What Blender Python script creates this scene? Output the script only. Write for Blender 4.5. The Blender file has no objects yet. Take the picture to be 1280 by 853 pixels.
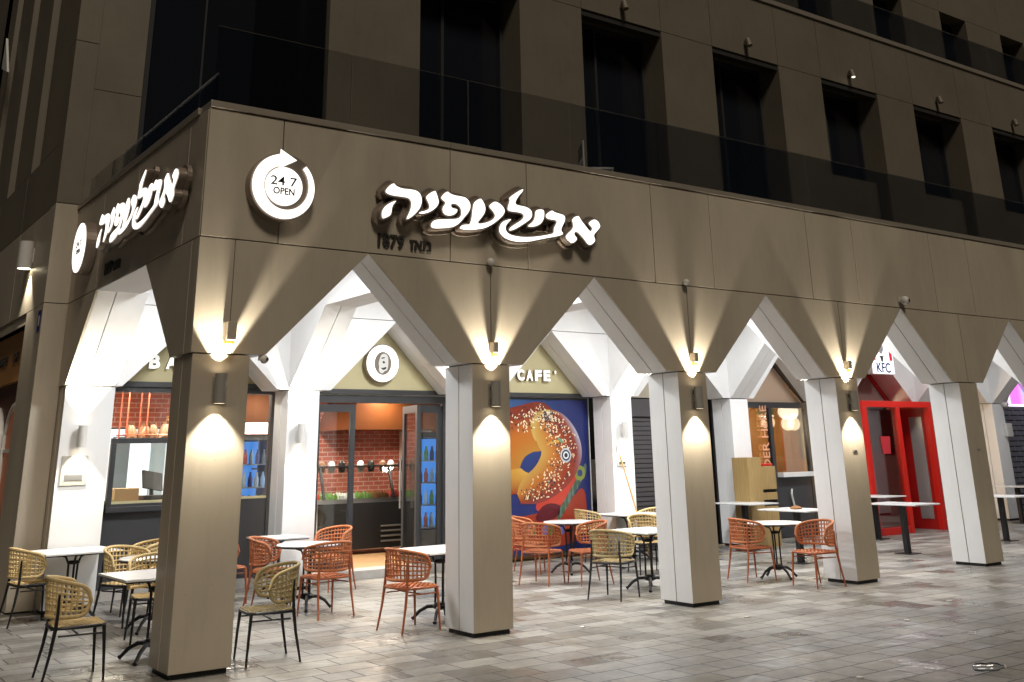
import bpy, bmesh, math, random
from mathutils import Vector, Matrix
from mathutils.geometry import tessellate_polygon
random.seed(7)
R = math.radians
S = bpy.context.scene
COL = S.collection
PI = math.pi

# ------------------------------------------------------------------ camera, world, light, exposure
CAM = Vector((-3.1693, -9.6646, 1.81))
YAW, PITCH, ROLL = .6208, .3181, -.0191
fw = Vector((math.sin(YAW)*math.cos(PITCH), math.cos(YAW)*math.cos(PITCH), math.sin(PITCH)))
rt = Vector((math.cos(YAW), -math.sin(YAW), 0)); up = rt.cross(fw)
r2 = rt*math.cos(ROLL)+up*math.sin(ROLL); u2 = -rt*math.sin(ROLL)+up*math.cos(ROLL)
cam = bpy.data.cameras.new('camera'); camo = bpy.data.objects.new('camera', cam); COL.objects.link(camo)
camo.matrix_world = Matrix(((r2.x, u2.x, -fw.x, CAM.x), (r2.y, u2.y, -fw.y, CAM.y), (r2.z, u2.z, -fw.z, CAM.z), (0, 0, 0, 1)))
cam.sensor_fit = 'HORIZONTAL'; cam.sensor_width = 36; cam.lens = 36*1271.43/1280
cam.shift_y = -(426.5-146.1)/1280
cam.clip_end = 600; cam.clip_start = .05
S.camera = camo

w = bpy.data.worlds.new('World'); S.world = w; w.use_nodes = True
nt = w.node_tree; bg = nt.nodes['Background']
sky = nt.nodes.new('ShaderNodeTexSky'); sky.sky_type = 'NISHITA'; sky.sun_disc = False
sky.sun_elevation = R(48); sky.sun_rotation = R(198)
nt.links.new(sky.outputs[0], bg.inputs[0]); bg.inputs[1].default_value = .0011
sun = bpy.data.lights.new('sun', 'SUN'); sun.energy = 1.35; sun.angle = R(14); sun.color = (1, .88, .73)
suno = bpy.data.objects.new('sun', sun); COL.objects.link(suno)
suno.rotation_euler = (R(42), 0, R(-18))
S.view_settings.view_transform = 'Standard'; S.view_settings.look = 'None'
S.view_settings.exposure = 0; S.view_settings.gamma = 1
S.render.engine = 'CYCLES'
cy = S.cycles; cy.use_denoising = True; cy.max_bounces = 8; cy.diffuse_bounces = 4; cy.glossy_bounces = 4
cy.transmission_bounces = 6; cy.transparent_max_bounces = 12; cy.sample_clamp_indirect = 4; cy.caustics_reflective = False; cy.caustics_refractive = False

# ------------------------------------------------------------------ materials
def mat(name, col, rough=.5, metal=0, var=0, vscale=4, bump=0, bscale=40, emit=None, es=0, spec=.5, rvar=0, stretch=None, wear=0):
    m = bpy.data.materials.new(name); m.use_nodes = True
    n = m.node_tree.nodes; l = m.node_tree.links; b = n['Principled BSDF']
    b.inputs['Base Color'].default_value = (*col, 1); b.inputs['Roughness'].default_value = rough
    b.inputs['Metallic'].default_value = metal; b.inputs['Specular IOR Level'].default_value = spec
    if emit: b.inputs['Emission Color'].default_value = (*emit, 1); b.inputs['Emission Strength'].default_value = es
    tc = n.new('ShaderNodeTexCoord'); src = tc.outputs['Object']
    if stretch:
        mp = n.new('ShaderNodeMapping'); mp.inputs['Scale'].default_value = stretch
        l.new(src, mp.inputs[0]); src = mp.outputs[0]
    if var or rvar:
        t = n.new('ShaderNodeTexNoise'); t.inputs['Scale'].default_value = vscale; t.inputs['Detail'].default_value = 6; t.inputs['Roughness'].default_value = .65
        l.new(src, t.inputs['Vector'])
        if var:
            r = n.new('ShaderNodeMapRange'); r.inputs[1].default_value = .25; r.inputs[2].default_value = .75
            r.inputs[3].default_value = 1-var; r.inputs[4].default_value = 1+var
            l.new(t.outputs['Fac'], r.inputs[0])
            mx = n.new('ShaderNodeMix'); mx.data_type = 'RGBA'; mx.blend_type = 'MULTIPLY'; mx.inputs[0].default_value = 1
            mx.inputs[6].default_value = (*col, 1); l.new(r.outputs[0], mx.inputs[7]); l.new(mx.outputs[2], b.inputs['Base Color'])
        if rvar:
            r = n.new('ShaderNodeMapRange'); r.inputs[1].default_value = .3; r.inputs[2].default_value = .7
            r.inputs[3].default_value = max(.05, rough-rvar); r.inputs[4].default_value = rough+rvar
            l.new(t.outputs['Fac'], r.inputs[0]); l.new(r.outputs[0], b.inputs['Roughness'])
    if wear:
        t3 = n.new('ShaderNodeTexNoise'); t3.inputs['Scale'].default_value = 7; t3.inputs['Detail'].default_value = 9; t3.inputs['Roughness'].default_value = .72
        mp3 = n.new('ShaderNodeMapping'); mp3.inputs['Scale'].default_value = (1.6, 1.6, .22); l.new(tc.outputs['Object'], mp3.inputs[0]); l.new(mp3.outputs[0], t3.inputs['Vector'])
        t4 = n.new('ShaderNodeTexNoise'); t4.inputs['Scale'].default_value = 38; t4.inputs['Detail'].default_value = 3; l.new(tc.outputs['Object'], t4.inputs['Vector'])
        q3 = n.new('ShaderNodeMapRange'); q3.inputs[1].default_value = .52; q3.inputs[2].default_value = .74; q3.inputs[3].default_value = 1; q3.inputs[4].default_value = 1-wear; l.new(t3.outputs['Fac'], q3.inputs[0])
        q4 = n.new('ShaderNodeMapRange'); q4.inputs[1].default_value = .70; q4.inputs[2].default_value = .76; q4.inputs[3].default_value = 1; q4.inputs[4].default_value = 1-wear*2.2; l.new(t4.outputs['Fac'], q4.inputs[0])
        qm = n.new('ShaderNodeMath'); qm.operation = 'MULTIPLY'; l.new(q3.outputs[0], qm.inputs[0]); l.new(q4.outputs[0], qm.inputs[1])
        mw = n.new('ShaderNodeMix'); mw.data_type = 'RGBA'; mw.blend_type = 'MULTIPLY'; mw.inputs[0].default_value = 1
        mw.inputs[6].default_value = (*col, 1)
        if var: l.new(mx.outputs[2], mw.inputs[6])
        l.new(qm.outputs[0], mw.inputs[7]); l.new(mw.outputs[2], b.inputs['Base Color'])
    if bump:
        t2 = n.new('ShaderNodeTexNoise'); t2.inputs['Scale'].default_value = bscale; t2.inputs['Detail'].default_value = 4
        l.new(src, t2.inputs['Vector'])
        bp = n.new('ShaderNodeBump'); bp.inputs['Strength'].default_value = bump; bp.inputs['Distance'].default_value = .01
        l.new(t2.outputs['Fac'], bp.inputs['Height']); l.new(bp.outputs[0], b.inputs['Normal'])
    return m

def brick_mat(name, c1, c2, mortar, bw, rh, msize, axes='xz', rough=.6, bump=.4, rvar=0, offset=.5, squash=1, sq=2, blotch=None, spec=.5, wavy=0):
    m = bpy.data.materials.new(name); m.use_nodes = True
    n = m.node_tree.nodes; l = m.node_tree.links; b = n['Principled BSDF']
    b.inputs['Specular IOR Level'].default_value = spec
    tc = n.new('ShaderNodeTexCoord'); sx = n.new('ShaderNodeSeparateXYZ'); cx = n.new('ShaderNodeCombineXYZ')
    l.new(tc.outputs['Object'], sx.inputs[0])
    for i, a in enumerate(axes): l.new(sx.outputs['xyz'.index(a)], cx.inputs[i])
    br = n.new('ShaderNodeTexBrick'); l.new(cx.outputs[0], br.inputs['Vector'])
    br.inputs['Scale'].default_value = 1; br.inputs['Brick Width'].default_value = bw; br.inputs['Row Height'].default_value = rh
    br.inputs['Mortar Size'].default_value = msize; br.inputs['Mortar Smooth'].default_value = .2; br.inputs['Bias'].default_value = 0
    br.inputs['Color1'].default_value = (*c1, 1); br.inputs['Color2'].default_value = (*c2, 1); br.inputs['Mortar'].default_value = (*mortar, 1)
    br.offset = offset; br.squash = squash; br.squash_frequency = sq
    no = n.new('ShaderNodeTexNoise'); no.inputs['Scale'].default_value = 1.1; no.inputs['Detail'].default_value = 8; no.inputs['Roughness'].default_value = .62
    l.new(tc.outputs['Object'], no.inputs['Vector'])
    no2 = n.new('ShaderNodeTexNoise'); no2.inputs['Scale'].default_value = 14; no2.inputs['Detail'].default_value = 5
    l.new(tc.outputs['Object'], no2.inputs['Vector'])
    mr = n.new('ShaderNodeMapRange'); mr.inputs[1].default_value = .3; mr.inputs[2].default_value = .7; mr.inputs[3].default_value = .72; mr.inputs[4].default_value = 1.25
    l.new(no.outputs['Fac'], mr.inputs[0])
    mr2 = n.new('ShaderNodeMapRange'); mr2.inputs[1].default_value = .3; mr2.inputs[2].default_value = .7; mr2.inputs[3].default_value = .86; mr2.inputs[4].default_value = 1.12
    l.new(no2.outputs['Fac'], mr2.inputs[0])
    mu = n.new('ShaderNodeMath'); mu.operation = 'MULTIPLY'; l.new(mr.outputs[0], mu.inputs[0]); l.new(mr2.outputs[0], mu.inputs[1])
    mx = n.new('ShaderNodeMix'); mx.data_type = 'RGBA'; mx.blend_type = 'MULTIPLY'; mx.inputs[0].default_value = 1
    l.new(br.outputs['Color'], mx.inputs[6]); l.new(mu.outputs[0], mx.inputs[7]); l.new(mx.outputs[2], b.inputs['Base Color'])
    if rvar:
        b2 = n.new('ShaderNodeTexBrick'); l.new(cx.outputs[0], b2.inputs['Vector'])
        for k_ in ('Scale', 'Brick Width', 'Row Height', 'Mortar Size', 'Mortar Smooth', 'Bias'): b2.inputs[k_].default_value = br.inputs[k_].default_value
        b2.offset = offset; b2.squash = squash; b2.squash_frequency = sq
        b2.inputs['Color1'].default_value = (0, 0, 0, 1); b2.inputs['Color2'].default_value = (1, 1, 1, 1); b2.inputs['Mortar'].default_value = (1, 1, 1, 1)
        no3 = n.new('ShaderNodeTexNoise'); no3.inputs['Scale'].default_value = .9; no3.inputs['Detail'].default_value = 6
        l.new(tc.outputs['Object'], no3.inputs['Vector'])
        r1 = n.new('ShaderNodeMapRange'); r1.inputs[1].default_value = .35; r1.inputs[2].default_value = .65; r1.inputs[3].default_value = -rvar; r1.inputs[4].default_value = rvar
        l.new(no3.outputs['Fac'], r1.inputs[0])
        r2_ = n.new('ShaderNodeMath'); r2_.operation = 'MULTIPLY_ADD'; l.new(b2.outputs['Color'], r2_.inputs[0]); r2_.inputs[1].default_value = .30; r2_.inputs[2].default_value = rough-.13
        r3_ = n.new('ShaderNodeMath'); r3_.operation = 'ADD'; l.new(r2_.outputs[0], r3_.inputs[0]); l.new(r1.outputs[0], r3_.inputs[1]); r3_.use_clamp = True
        r4_ = n.new('ShaderNodeMath'); r4_.operation = 'MAXIMUM'; l.new(r3_.outputs[0], r4_.inputs[0]); r4_.inputs[1].default_value = .10
        l.new(r4_.outputs[0], b.inputs['Roughness'])
    elif 0:
        rr = n.new('ShaderNodeMapRange'); rr.inputs[1].default_value = .38; rr.inputs[2].default_value = .6
        rr.inputs[3].default_value = max(.06, rough-rvar); rr.inputs[4].default_value = rough+rvar*.6
        no3 = n.new('ShaderNodeTexNoise'); no3.inputs['Scale'].default_value = 2.3; no3.inputs['Detail'].default_value = 7
        l.new(tc.outputs['Object'], no3.inputs['Vector']); l.new(no3.outputs['Fac'], rr.inputs[0]); l.new(rr.outputs[0], b.inputs['Roughness'])
    else: b.inputs['Roughness'].default_value = rough
    ad = n.new('ShaderNodeMath'); ad.operation = 'MULTIPLY_ADD'; ad.inputs[1].default_value = -1; l.new(br.outputs['Fac'], ad.inputs[0])
    sc = n.new('ShaderNodeMath'); sc.operation = 'MULTIPLY'; sc.inputs[1].default_value = .35; l.new(no2.outputs['Fac'], sc.inputs[0]); l.new(sc.outputs[0], ad.inputs[2])
    bp = n.new('ShaderNodeBump'); bp.inputs['Strength'].default_value = bump; bp.inputs['Distance'].default_value = .008
    l.new(ad.outputs[0], bp.inputs['Height']); l.new(bp.outputs[0], b.inputs['Normal'])
    if wavy:
        ns = n.new('ShaderNodeTexNoise'); ns.inputs['Scale'].default_value = .75; ns.inputs['Detail'].default_value = 9; ns.inputs['Roughness'].default_value = .7
        l.new(tc.outputs['Object'], ns.inputs['Vector'])
        rs = n.new('ShaderNodeMapRange'); rs.inputs[1].default_value = .54; rs.inputs[2].default_value = .68; l.new(ns.outputs['Fac'], rs.inputs[0])
        ms_ = n.new('ShaderNodeMix'); ms_.data_type = 'RGBA'; ms_.blend_type = 'MULTIPLY'; l.new(rs.outputs[0], ms_.inputs[0])
        l.new(mx.outputs[2], ms_.inputs[6]); ms_.inputs[7].default_value = (.74, .66, .54, 1); l.new(ms_.outputs[2], b.inputs['Base Color'])
        ng = n.new('ShaderNodeTexNoise'); ng.inputs['Scale'].default_value = 9; ng.inputs['Detail'].default_value = 2; l.new(tc.outputs['Object'], ng.inputs['Vector'])
        rg = n.new('ShaderNodeMapRange'); rg.inputs[1].default_value = .73; rg.inputs[2].default_value = .76; l.new(ng.outputs['Fac'], rg.inputs[0])
        mg = n.new('ShaderNodeMix'); mg.data_type = 'RGBA'; mg.blend_type = 'MULTIPLY'; l.new(rg.outputs[0], mg.inputs[0])
        l.new(ms_.outputs[2], mg.inputs[6]); mg.inputs[7].default_value = (.45, .43, .40, 1); l.new(mg.outputs[2], b.inputs['Base Color'])
    if wavy:   # worn, slightly dished slabs
        n5 = n.new('ShaderNodeTexNoise'); n5.inputs['Scale'].default_value = 3.2; n5.inputs['Detail'].default_value = 3
        l.new(tc.outputs['Object'], n5.inputs['Vector'])
        b5 = n.new('ShaderNodeBump'); b5.inputs['Strength'].default_value = .55; b5.inputs['Distance'].default_value = .04
        l.new(n5.outputs['Fac'], b5.inputs['Height']); l.new(b5.outputs[0], bp.inputs['Normal'])
    return m

def glass(name, tint, refl=.06, rough=.02):
    m = bpy.data.materials.new(name); m.use_nodes = True
    n = m.node_tree.nodes; l = m.node_tree.links; n.remove(n['Principled BSDF'])
    t = n.new('ShaderNodeBsdfTransparent'); t.inputs[0].default_value = (*tint, 1)
    g = n.new('ShaderNodeBsdfGlossy'); g.inputs['Roughness'].default_value = rough; g.inputs[0].default_value = (1, 1, 1, 1)
    f = n.new('ShaderNodeFresnel'); f.inputs[0].default_value = 1.45
    ml = n.new('ShaderNodeMath'); ml.operation = 'MULTIPLY'; ml.inputs[1].default_value = refl/.04; l.new(f.outputs[0], ml.inputs[0]); ml.use_clamp = True
    x = n.new('ShaderNodeMixShader'); l.new(ml.outputs[0], x.inputs[0]); l.new(t.outputs[0], x.inputs[1]); l.new(g.outputs[0], x.inputs[2])
    l.new(x.outputs[0], n['Material Output'].inputs[0]); return m

def attr_mat(name, rough=.35, es=0):
    m = bpy.data.materials.new(name); m.use_nodes = True
    n = m.node_tree.nodes; l = m.node_tree.links; b = n['Principled BSDF']
    a = n.new('ShaderNodeVertexColor'); a.layer_name = 'ink'; l.new(a.outputs[0], b.inputs['Base Color']); b.inputs['Roughness'].default_value = rough
    if es: l.new(a.outputs[0], b.inputs['Emission Color']); b.inputs['Emission Strength'].default_value = es
    return m

def emi(name, c, s, base=None):
    return mat(name, base or c, .5, emit=c, es=s)

M = {}
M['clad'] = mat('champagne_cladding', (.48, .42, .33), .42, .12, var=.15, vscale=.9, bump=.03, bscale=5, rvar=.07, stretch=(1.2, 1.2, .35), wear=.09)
M['clad_dim'] = mat('dimmed_upper_cladding', (.165, .142, .105), .55, .1, var=.16, vscale=.7, wear=.14)  # colour darkened to keep the upper storeys dim under the sun
M['white'] = mat('white_cladding', (.80, .80, .795), .42, 0, var=.03, vscale=1.5, rvar=.06, wear=.045)
M['gap'] = mat('joint_black', (.02, .018, .016), .8)
M['coping'] = mat('coping_metal', (.42, .37, .30), .35, .5, var=.06)
M['pave'] = brick_mat('paving', (.165, .156, .141), (.305, .29, .265), (.058, .054, .048), .50, .30, .009, 'xy', rough=.40, bump=.5, rvar=.10, squash=.72, sq=3, spec=.55, wavy=1)
M['redbrick'] = brick_mat('red_brick', (.42, .085, .05), (.55, .13, .085), (.62, .42, .36), .24, .085, .009, 'xz', rough=.5, bump=.5)
M['shutgrey'] = mat('shutter_grey', (.085, .078, .082), .5, .3, var=.08)
M['charcoal'] = mat('charcoal_panel', (.042, .043, .048), .5, var=.08)
M['frame'] = mat('dark_frame', (.05, .052, .056), .4, .3)
M['cream'] = mat('cream_board', (.56, .50, .29), .6, var=.04)
M['stone'] = mat('step_stone', (.42, .40, .37), .5, var=.18, vscale=6)
M['darkglass'] = mat('dark_window_glass', (.011, .013, .017), .12, 0, spec=.5)
M['shopglass'] = glass('clear_glass', (.94, .96, .95), .035)
M['balglass'] = glass('tinted_glass', (.80, .81, .82), .03, .03)
M['lamp'] = mat('lamp_metal', (.34, .32, .28), .45, .2)
M['lampw'] = mat('lamp_white', (.62, .61, .58), .4)
M['bulb'] = emi('bulb', (1, .86, .62), 14)
M['letter'] = emi('letter_face', (1, .965, .90), 1.5)
M['lside'] = mat('letter_side', (.30, .245, .20), .35, .4)
M['littxt'] = emi('lit_lettering', (1, .98, .93), .75, (.8, .8, .78))
M['darktxt'] = mat('dark_lettering', (.03, .025, .02), .5)
M['whitetxt'] = mat('white_lettering', (.80, .80, .78), .5)
M['black'] = mat('black_metal', (.018, .018, .019), .42, .3)
M['iron'] = mat('cast_iron', (.02, .02, .022), .45, .5)
M['tan'] = mat('tan_rope', (.58, .43, .20), .75, var=.16, vscale=30, bump=.3, bscale=160)
M['olive'] = mat('olive_rope', (.34, .265, .125), .75, var=.16, vscale=30, bump=.3, bscale=160)
M['terra'] = mat('terracotta_rope', (.43, .145, .055), .7, var=.16, vscale=30, bump=.3, bscale=160)
M['terrametal'] = mat('terracotta_metal', (.36, .10, .035), .45)
M['marble'] = mat('white_top', (.74, .74, .73), .25, var=.05, vscale=9)
M['woodfloor'] = mat('wood_floor', (.45, .27, .13), .4, var=.15, vscale=3, stretch=(1, 8, 1))
M['kiosk'] = mat('oak_panel', (.36, .24, .095), .5, var=.3, vscale=5, stretch=(12, 12, .7))
M['woodwarm'] = mat('warm_wood', (.45, .22, .07), .4, var=.2, vscale=4, stretch=(8, 8, .6))
M['copper'] = mat('copper_hood', (.16, .05, .014), .32, .6, var=.12, vscale=2)
M['plaster'] = mat('white_plaster', (.72, .72, .72), .7)
M['red'] = mat('red_frame', (.56, .012, .006), .35)
M['redin'] = mat('red_panel', (.36, .008, .007), .4)
M['bread'] = mat('bread', (.26, .105, .02), .7, var=.3, vscale=12)
M['bagbread'] = mat('bagged_bread', (.27, .14, .075), .5, var=.4, vscale=18)
M['card'] = mat('cardboard', (.55, .38, .22), .7)
M['leafgreen'] = mat('salad_green', (.14, .30, .04), .6, var=.4, vscale=25)
M['tomato'] = mat('tomato_red', (.5, .03, .015), .4)
M['plast'] = mat('clear_plastic', (.6, .62, .64), .12, spec=.8)
M['ink'] = attr_mat('poster_ink', .3); M['inkglow'] = attr_mat('backlit_ink', es=1.6)
M['bottleplast'] = glass('bottle_plastic', (.84, .86, .88), .10, .12)
M['rack'] = mat('rack_metal', (.42, .10, .05), .4, .4)
M['steel'] = mat('brushed_steel', (.45, .45, .44), .3, .8)
M['blue'] = mat('enamel_blue', (.02, .03, .20), .4)
M['stick'] = mat('broom_wood', (.55, .33, .12), .6)
M['amber'] = mat('amber_lens', (.75, .38, .05), .25, emit=(1, .62, .12), es=1.2)
M['sur'] = mat('maroon_surround', (.10, .035, .022), .6)
M['slab'] = mat('notice_plate', (.45, .43, .38), .4, .3, var=.1)

# ------------------------------------------------------------------ mesh builder
class MB:
    def __init__(s): s.v = []; s.f = []; s.m = []; s.mats = []; s.c = []
    def mi(s, m):
        if m not in s.mats: s.mats.append(m)
        return s.mats.index(m)
    def face(s, idx, m, c=None): s.f.append(tuple(idx)); s.m.append(s.mi(m)); s.c.append(c)
    def box(s, x0, x1, y0, y1, z0, z1, m, ms=None):
        b = len(s.v)
        s.v += [(x0, y0, z0), (x1, y0, z0), (x1, y1, z0), (x0, y1, z0), (x0, y0, z1), (x1, y0, z1), (x1, y1, z1), (x0, y1, z1)]
        ms = ms or {}
        for k, q in (('b', (0, 3, 2, 1)), ('t', (4, 5, 6, 7)), ('f', (0, 1, 5, 4)), ('k', (2, 3, 7, 6)), ('l', (3, 0, 4, 7)), ('r', (1, 2, 6, 5))):
            s.face([b+i for i in q], ms.get(k, m))
        return s
    def obox(s, c, dx, dy, dz, rot, m):
        b = len(s.v)
        for z in (-1, 1):
            for (x, y) in ((-1, -1), (1, -1), (1, 1), (-1, 1)):
                s.v.append(tuple(Vector(c)+rot @ Vector((x*dx/2, y*dy/2, z*dz/2))))
        for q in ((0, 3, 2, 1), (4, 5, 6, 7), (0, 1, 5, 4), (2, 3, 7, 6), (3, 0, 4, 7), (1, 2, 6, 5)): s.face([b+i for i in q], m)
        return s
    def prism(s, poly, fn, a, b_, m, mside=None, mback=None):
        """poly in 2-D, fn(p,q,t)->xyz; front at t=a, back at t=b_"""
        n = len(poly); b = len(s.v)
        for (p, q) in poly: s.v.append(fn(p, q, a))
        for (p, q) in poly: s.v.append(fn(p, q, b_))
        tri = tessellate_polygon([[Vector((p, q, 0)) for p, q in poly]])
        for t in tri:
            s.face([b+i for i in t], m); s.face([b+n+i for i in reversed(t)], mback or mside or m)
        for i in range(n):
            j = (i+1) % n; s.face((b+i, b+j, b+n+j, b+n+i), mside or m)
        return s
    def tube(s, pts, rad, seg, m, cap=True, closed=False):
        pts = [Vector(p) for p in pts]; n = len(pts)
        if not hasattr(rad, '__len__'): rad = [rad]*n
        b = len(s.v); prev = None
        for i, p in enumerate(pts):
            if closed: t = (pts[(i+1) % n]-pts[i-1])
            else: t = pts[min(i+1, n-1)]-pts[max(i-1, 0)]
            t.normalize()
            if prev is None:
                a = Vector((0, 0, 1)) if abs(t.z) < .9 else Vector((1, 0, 0)); u = t.cross(a).normalized()
            else:
                u = prev-t*prev.dot(t)
                u = u.normalized() if u.length > 1e-6 else t.orthogonal().normalized()
            prev = u; v = t.cross(u)
            for k in range(seg):
                an = 2*PI*k/seg; s.v.append(tuple(p+(u*math.cos(an)+v*math.sin(an))*rad[i]))
        for i in range(n if closed else n-1):
            for k in range(seg):
                a0 = b+i*seg+k; a1 = b+i*seg+(k+1) % seg; c0 = b+((i+1) % n)*seg+k; c1 = b+((i+1) % n)*seg+(k+1) % seg
                s.face((a0, a1, c1, c0), m)
        if cap and not closed:
            s.face([b+k for k in reversed(range(seg))], m); s.face([b+(n-1)*seg+k for k in range(seg)], m)
        return s
    def lathe(s, c, prof, seg, m, axis='z'):
        b = len(s.v); n = len(prof)
        for (r, h) in prof:
            for k in range(seg):
                a = 2*PI*k/seg; x, y = r*math.cos(a), r*math.sin(a)
                s.v.append((c[0]+x, c[1]+y, c[2]+h) if axis == 'z' else (c[0]+x, c[1]+h, c[2]+y) if axis == 'y' else (c[0]+h, c[1]+x, c[2]+y))
        for i in range(n-1):
            for k in range(seg):
                s.face((b+i*seg+k, b+i*seg+(k+1) % seg, b+(i+1)*seg+(k+1) % seg, b+(i+1)*seg+k), m)
        s.face([b+k for k in reversed(range(seg))], m); s.face([b+(n-1)*seg+k for k in range(seg)], m)
        return s
    def mesh(s, name):
        me = bpy.data.meshes.new(name); me.from_pydata([tuple(p) for p in s.v], [], s.f)
        for m in s.mats: me.materials.append(m)
        me.polygons.foreach_set('material_index', s.m)
        if any(c is not None for c in s.c):
            ca = me.color_attributes.new('ink', 'FLOAT_COLOR', 'CORNER'); i = 0
            for fc, c in zip(s.f, s.c):
                for k in range(len(fc)):
                    cc = (c[k] if isinstance(c, list) else c) or (1, 1, 1)
                    ca.data[i].color = (*cc, 1); i += 1
        bm = bmesh.new(); bm.from_mesh(me); bmesh.ops.recalc_face_normals(bm, faces=bm.faces); bm.to_mesh(me); bm.free()
        me.update(); return me
    def build(s, name, parent=None, smooth=False, bevel=0):
        me = s.mesh(name); o = bpy.data.objects.new(name, me); COL.objects.link(o)
        if parent: o.parent = parent; o.matrix_parent_inverse = Matrix.Translation(-parent.location) if PLAIN.get(parent.name) else Matrix()
        if smooth:
            me.polygons.foreach_set('use_smooth', [True]*len(me.polygons))
            try: me.set_sharp_from_angle(angle=R(40))
            except Exception: pass
        if bevel:
            b = o.modifiers.new('bevel', 'BEVEL'); b.width = bevel; b.segments = 2; b.limit_method = 'ANGLE'; b.angle_limit = R(40)
        return o
PLAIN = {}   # things whose parts are written in world coordinates
def tag(o, label, cat, group=None, kind=None):
    o['label'] = label; o['category'] = cat
    if group: o['group'] = group
    if kind: o['kind'] = kind
    return o
def thing(name, label, cat, loc=(0, 0, 0), rz=0, group=None, world=False):
    o = bpy.data.objects.new(name, None); COL.objects.link(o); o.location = loc; o.rotation_euler = (0, 0, rz); o.empty_display_size = .2
    if world: PLAIN[o.name] = True
    return tag(o, label, cat, group)
def struct(name, mb, **k):
    o = mb.build(name, **k); o['kind'] = 'structure'; return o
def copy_thing(root, loc, rz, label, group=None):
    r = root.copy(); COL.objects.link(r); r.location = loc; r.rotation_euler = (0, 0, rz); r['label'] = label
    if group: r['group'] = group
    for ch in root.children:
        c = ch.copy(); COL.objects.link(c); c.parent = r; c.matrix_parent_inverse = ch.matrix_parent_inverse.copy()
        for g in ch.children:
            d = g.copy(); COL.objects.link(d); d.parent = c; d.matrix_parent_inverse = g.matrix_parent_inverse.copy()
    return r
def XZ(p, q, t): return (p, t, q)
def YZ(p, q, t): return (t, p, q)
def XY(p, q, t): return (p, q, t)
def text_mesh(txt, size, depth, m, bold=0, mside=None, spacing=1, align='CENTER', fit=None):
    """lettering standing in the XZ plane, facing -Y, front at y=-depth"""
    cu = bpy.data.curves.new('t', 'FONT'); cu.body = txt; cu.size = size; cu.extrude = depth/2; cu.offset = bold; cu.align_x = align; cu.align_y = 'CENTER'
    cu.space_character = spacing; cu.resolution_u = 4
    ob = bpy.data.objects.new('t', cu); COL.objects.link(ob)
    dg = bpy.context.evaluated_depsgraph_get(); me = bpy.data.meshes.new_from_object(ob.evaluated_get(dg))
    bpy.data.objects.remove(ob); bpy.data.curves.remove(cu)
    me.materials.clear(); me.materials.append(m); me.materials.append(mside or m)
    for v in me.vertices: v.co = (v.co.x, -v.co.z-depth/2, v.co.y)
    if fit and len(me.vertices):
        xs = [v.co.x for v in me.vertices]; zs = [v.co.z for v in me.vertices]
        sx = fit[0]/(max(xs)-min(xs)); sz = fit[1]/(max(zs)-min(zs)); mx, mz = (max(xs)+min(xs))/2, (max(zs)+min(zs))/2
        for v in me.vertices: v.co = ((v.co.x-mx)*sx, v.co.y, (v.co.z-mz)*sz)
    for p in me.polygons:
        p.material_index = 0 if abs(p.normal.y) > .7 or abs(sum(((me.vertices[i].co.y) for i in p.vertices))/len(p.vertices)+depth) < 1e-4 else 1
    me.update(); return me
def put(me, name, parent, loc=(0, 0, 0), rz=0, rx=0):
    o = bpy.data.objects.new(name, me); COL.objects.link(o); o.location = loc; o.rotation_euler = (rx, 0, rz)
    if parent: o.parent = parent
    return o
def chaikin(p, n=2):
    for _ in range(n):
        q = []
        for i in range(len(p)):
            a, b = p[i], p[(i+1) % len(p)]
            q += [(a[0]*.75+b[0]*.25, a[1]*.75+b[1]*.25), (a[0]*.25+b[0]*.75, a[1]*.25+b[1]*.75)]
        p = q
    return p
def area2(p): return sum(p[i][0]*p[(i+1) % len(p)][1]-p[(i+1) % len(p)][0]*p[i][1] for i in range(len(p)))
def offset(p, d):
    if area2(p) < 0: p = p[::-1]
    o = []
    for i in range(len(p)):
        a, b, c = Vector(p[i-1]), Vector(p[i]), Vector(p[(i+1) % len(p)])
        t = (c-a).normalized(); o.append((b.x+t.y*d, b.y-t.x*d))
    return o
def aim(o, d): o.rotation_euler = Vector(d).to_track_quat('-Z', 'Y').to_euler()
def light(kind, name, parent, loc, energy, color, d=(0, 0, -1), size=.1, spot=None, blend=.3, sy=None):
    l = bpy.data.lights.new(name, kind); l.energy = energy; l.color = color
    if kind == 'AREA':
        l.size = size
        if sy: l.shape = 'RECTANGLE'; l.size_y = sy
    else: l.shadow_soft_size = size
    if spot: l.spot_size = spot; l.spot_blend = blend
    o = bpy.data.objects.new(name, l); COL.objects.link(o); o.location = loc; aim(o, d)
    if parent: o.parent = parent
    return o

def px(u, v, yy):
    d = fw+r2*((u-640)/1271.43)+u2*((146.1-v)/1271.43); k = (yy-CAM.y)/d.y; q = CAM+d*k; return (q.x, q.z)
# ------------------------------------------------------------------ measurements (metres)
ZV, ZP, ZL, ZC = 2.75, 3.853, 5.246, 4.45
A0, PIT = 1.831, 3.128
VW, PW, TH = .436, .251, .57
YB, YB2 = 5.0, 5.57
def colx(k): return A0+PIT*(k+.5)      # k=0 is the first free pillar
NC = 9
XEND = colx(NC-1)+PIT*.5

# ------------------------------------------------------------------ ground
g = MB(); g.box(-120, 160, -120, 160, -.3, 0, M['pave']); struct('paving', g)

# ------------------------------------------------------------------ the arcade building
B = thing('arcade_building', 'champagne clad corner building with a triangular arched arcade and dim upper storeys', 'building')
G = .011                                                  # open joint between cladding panels
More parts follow.
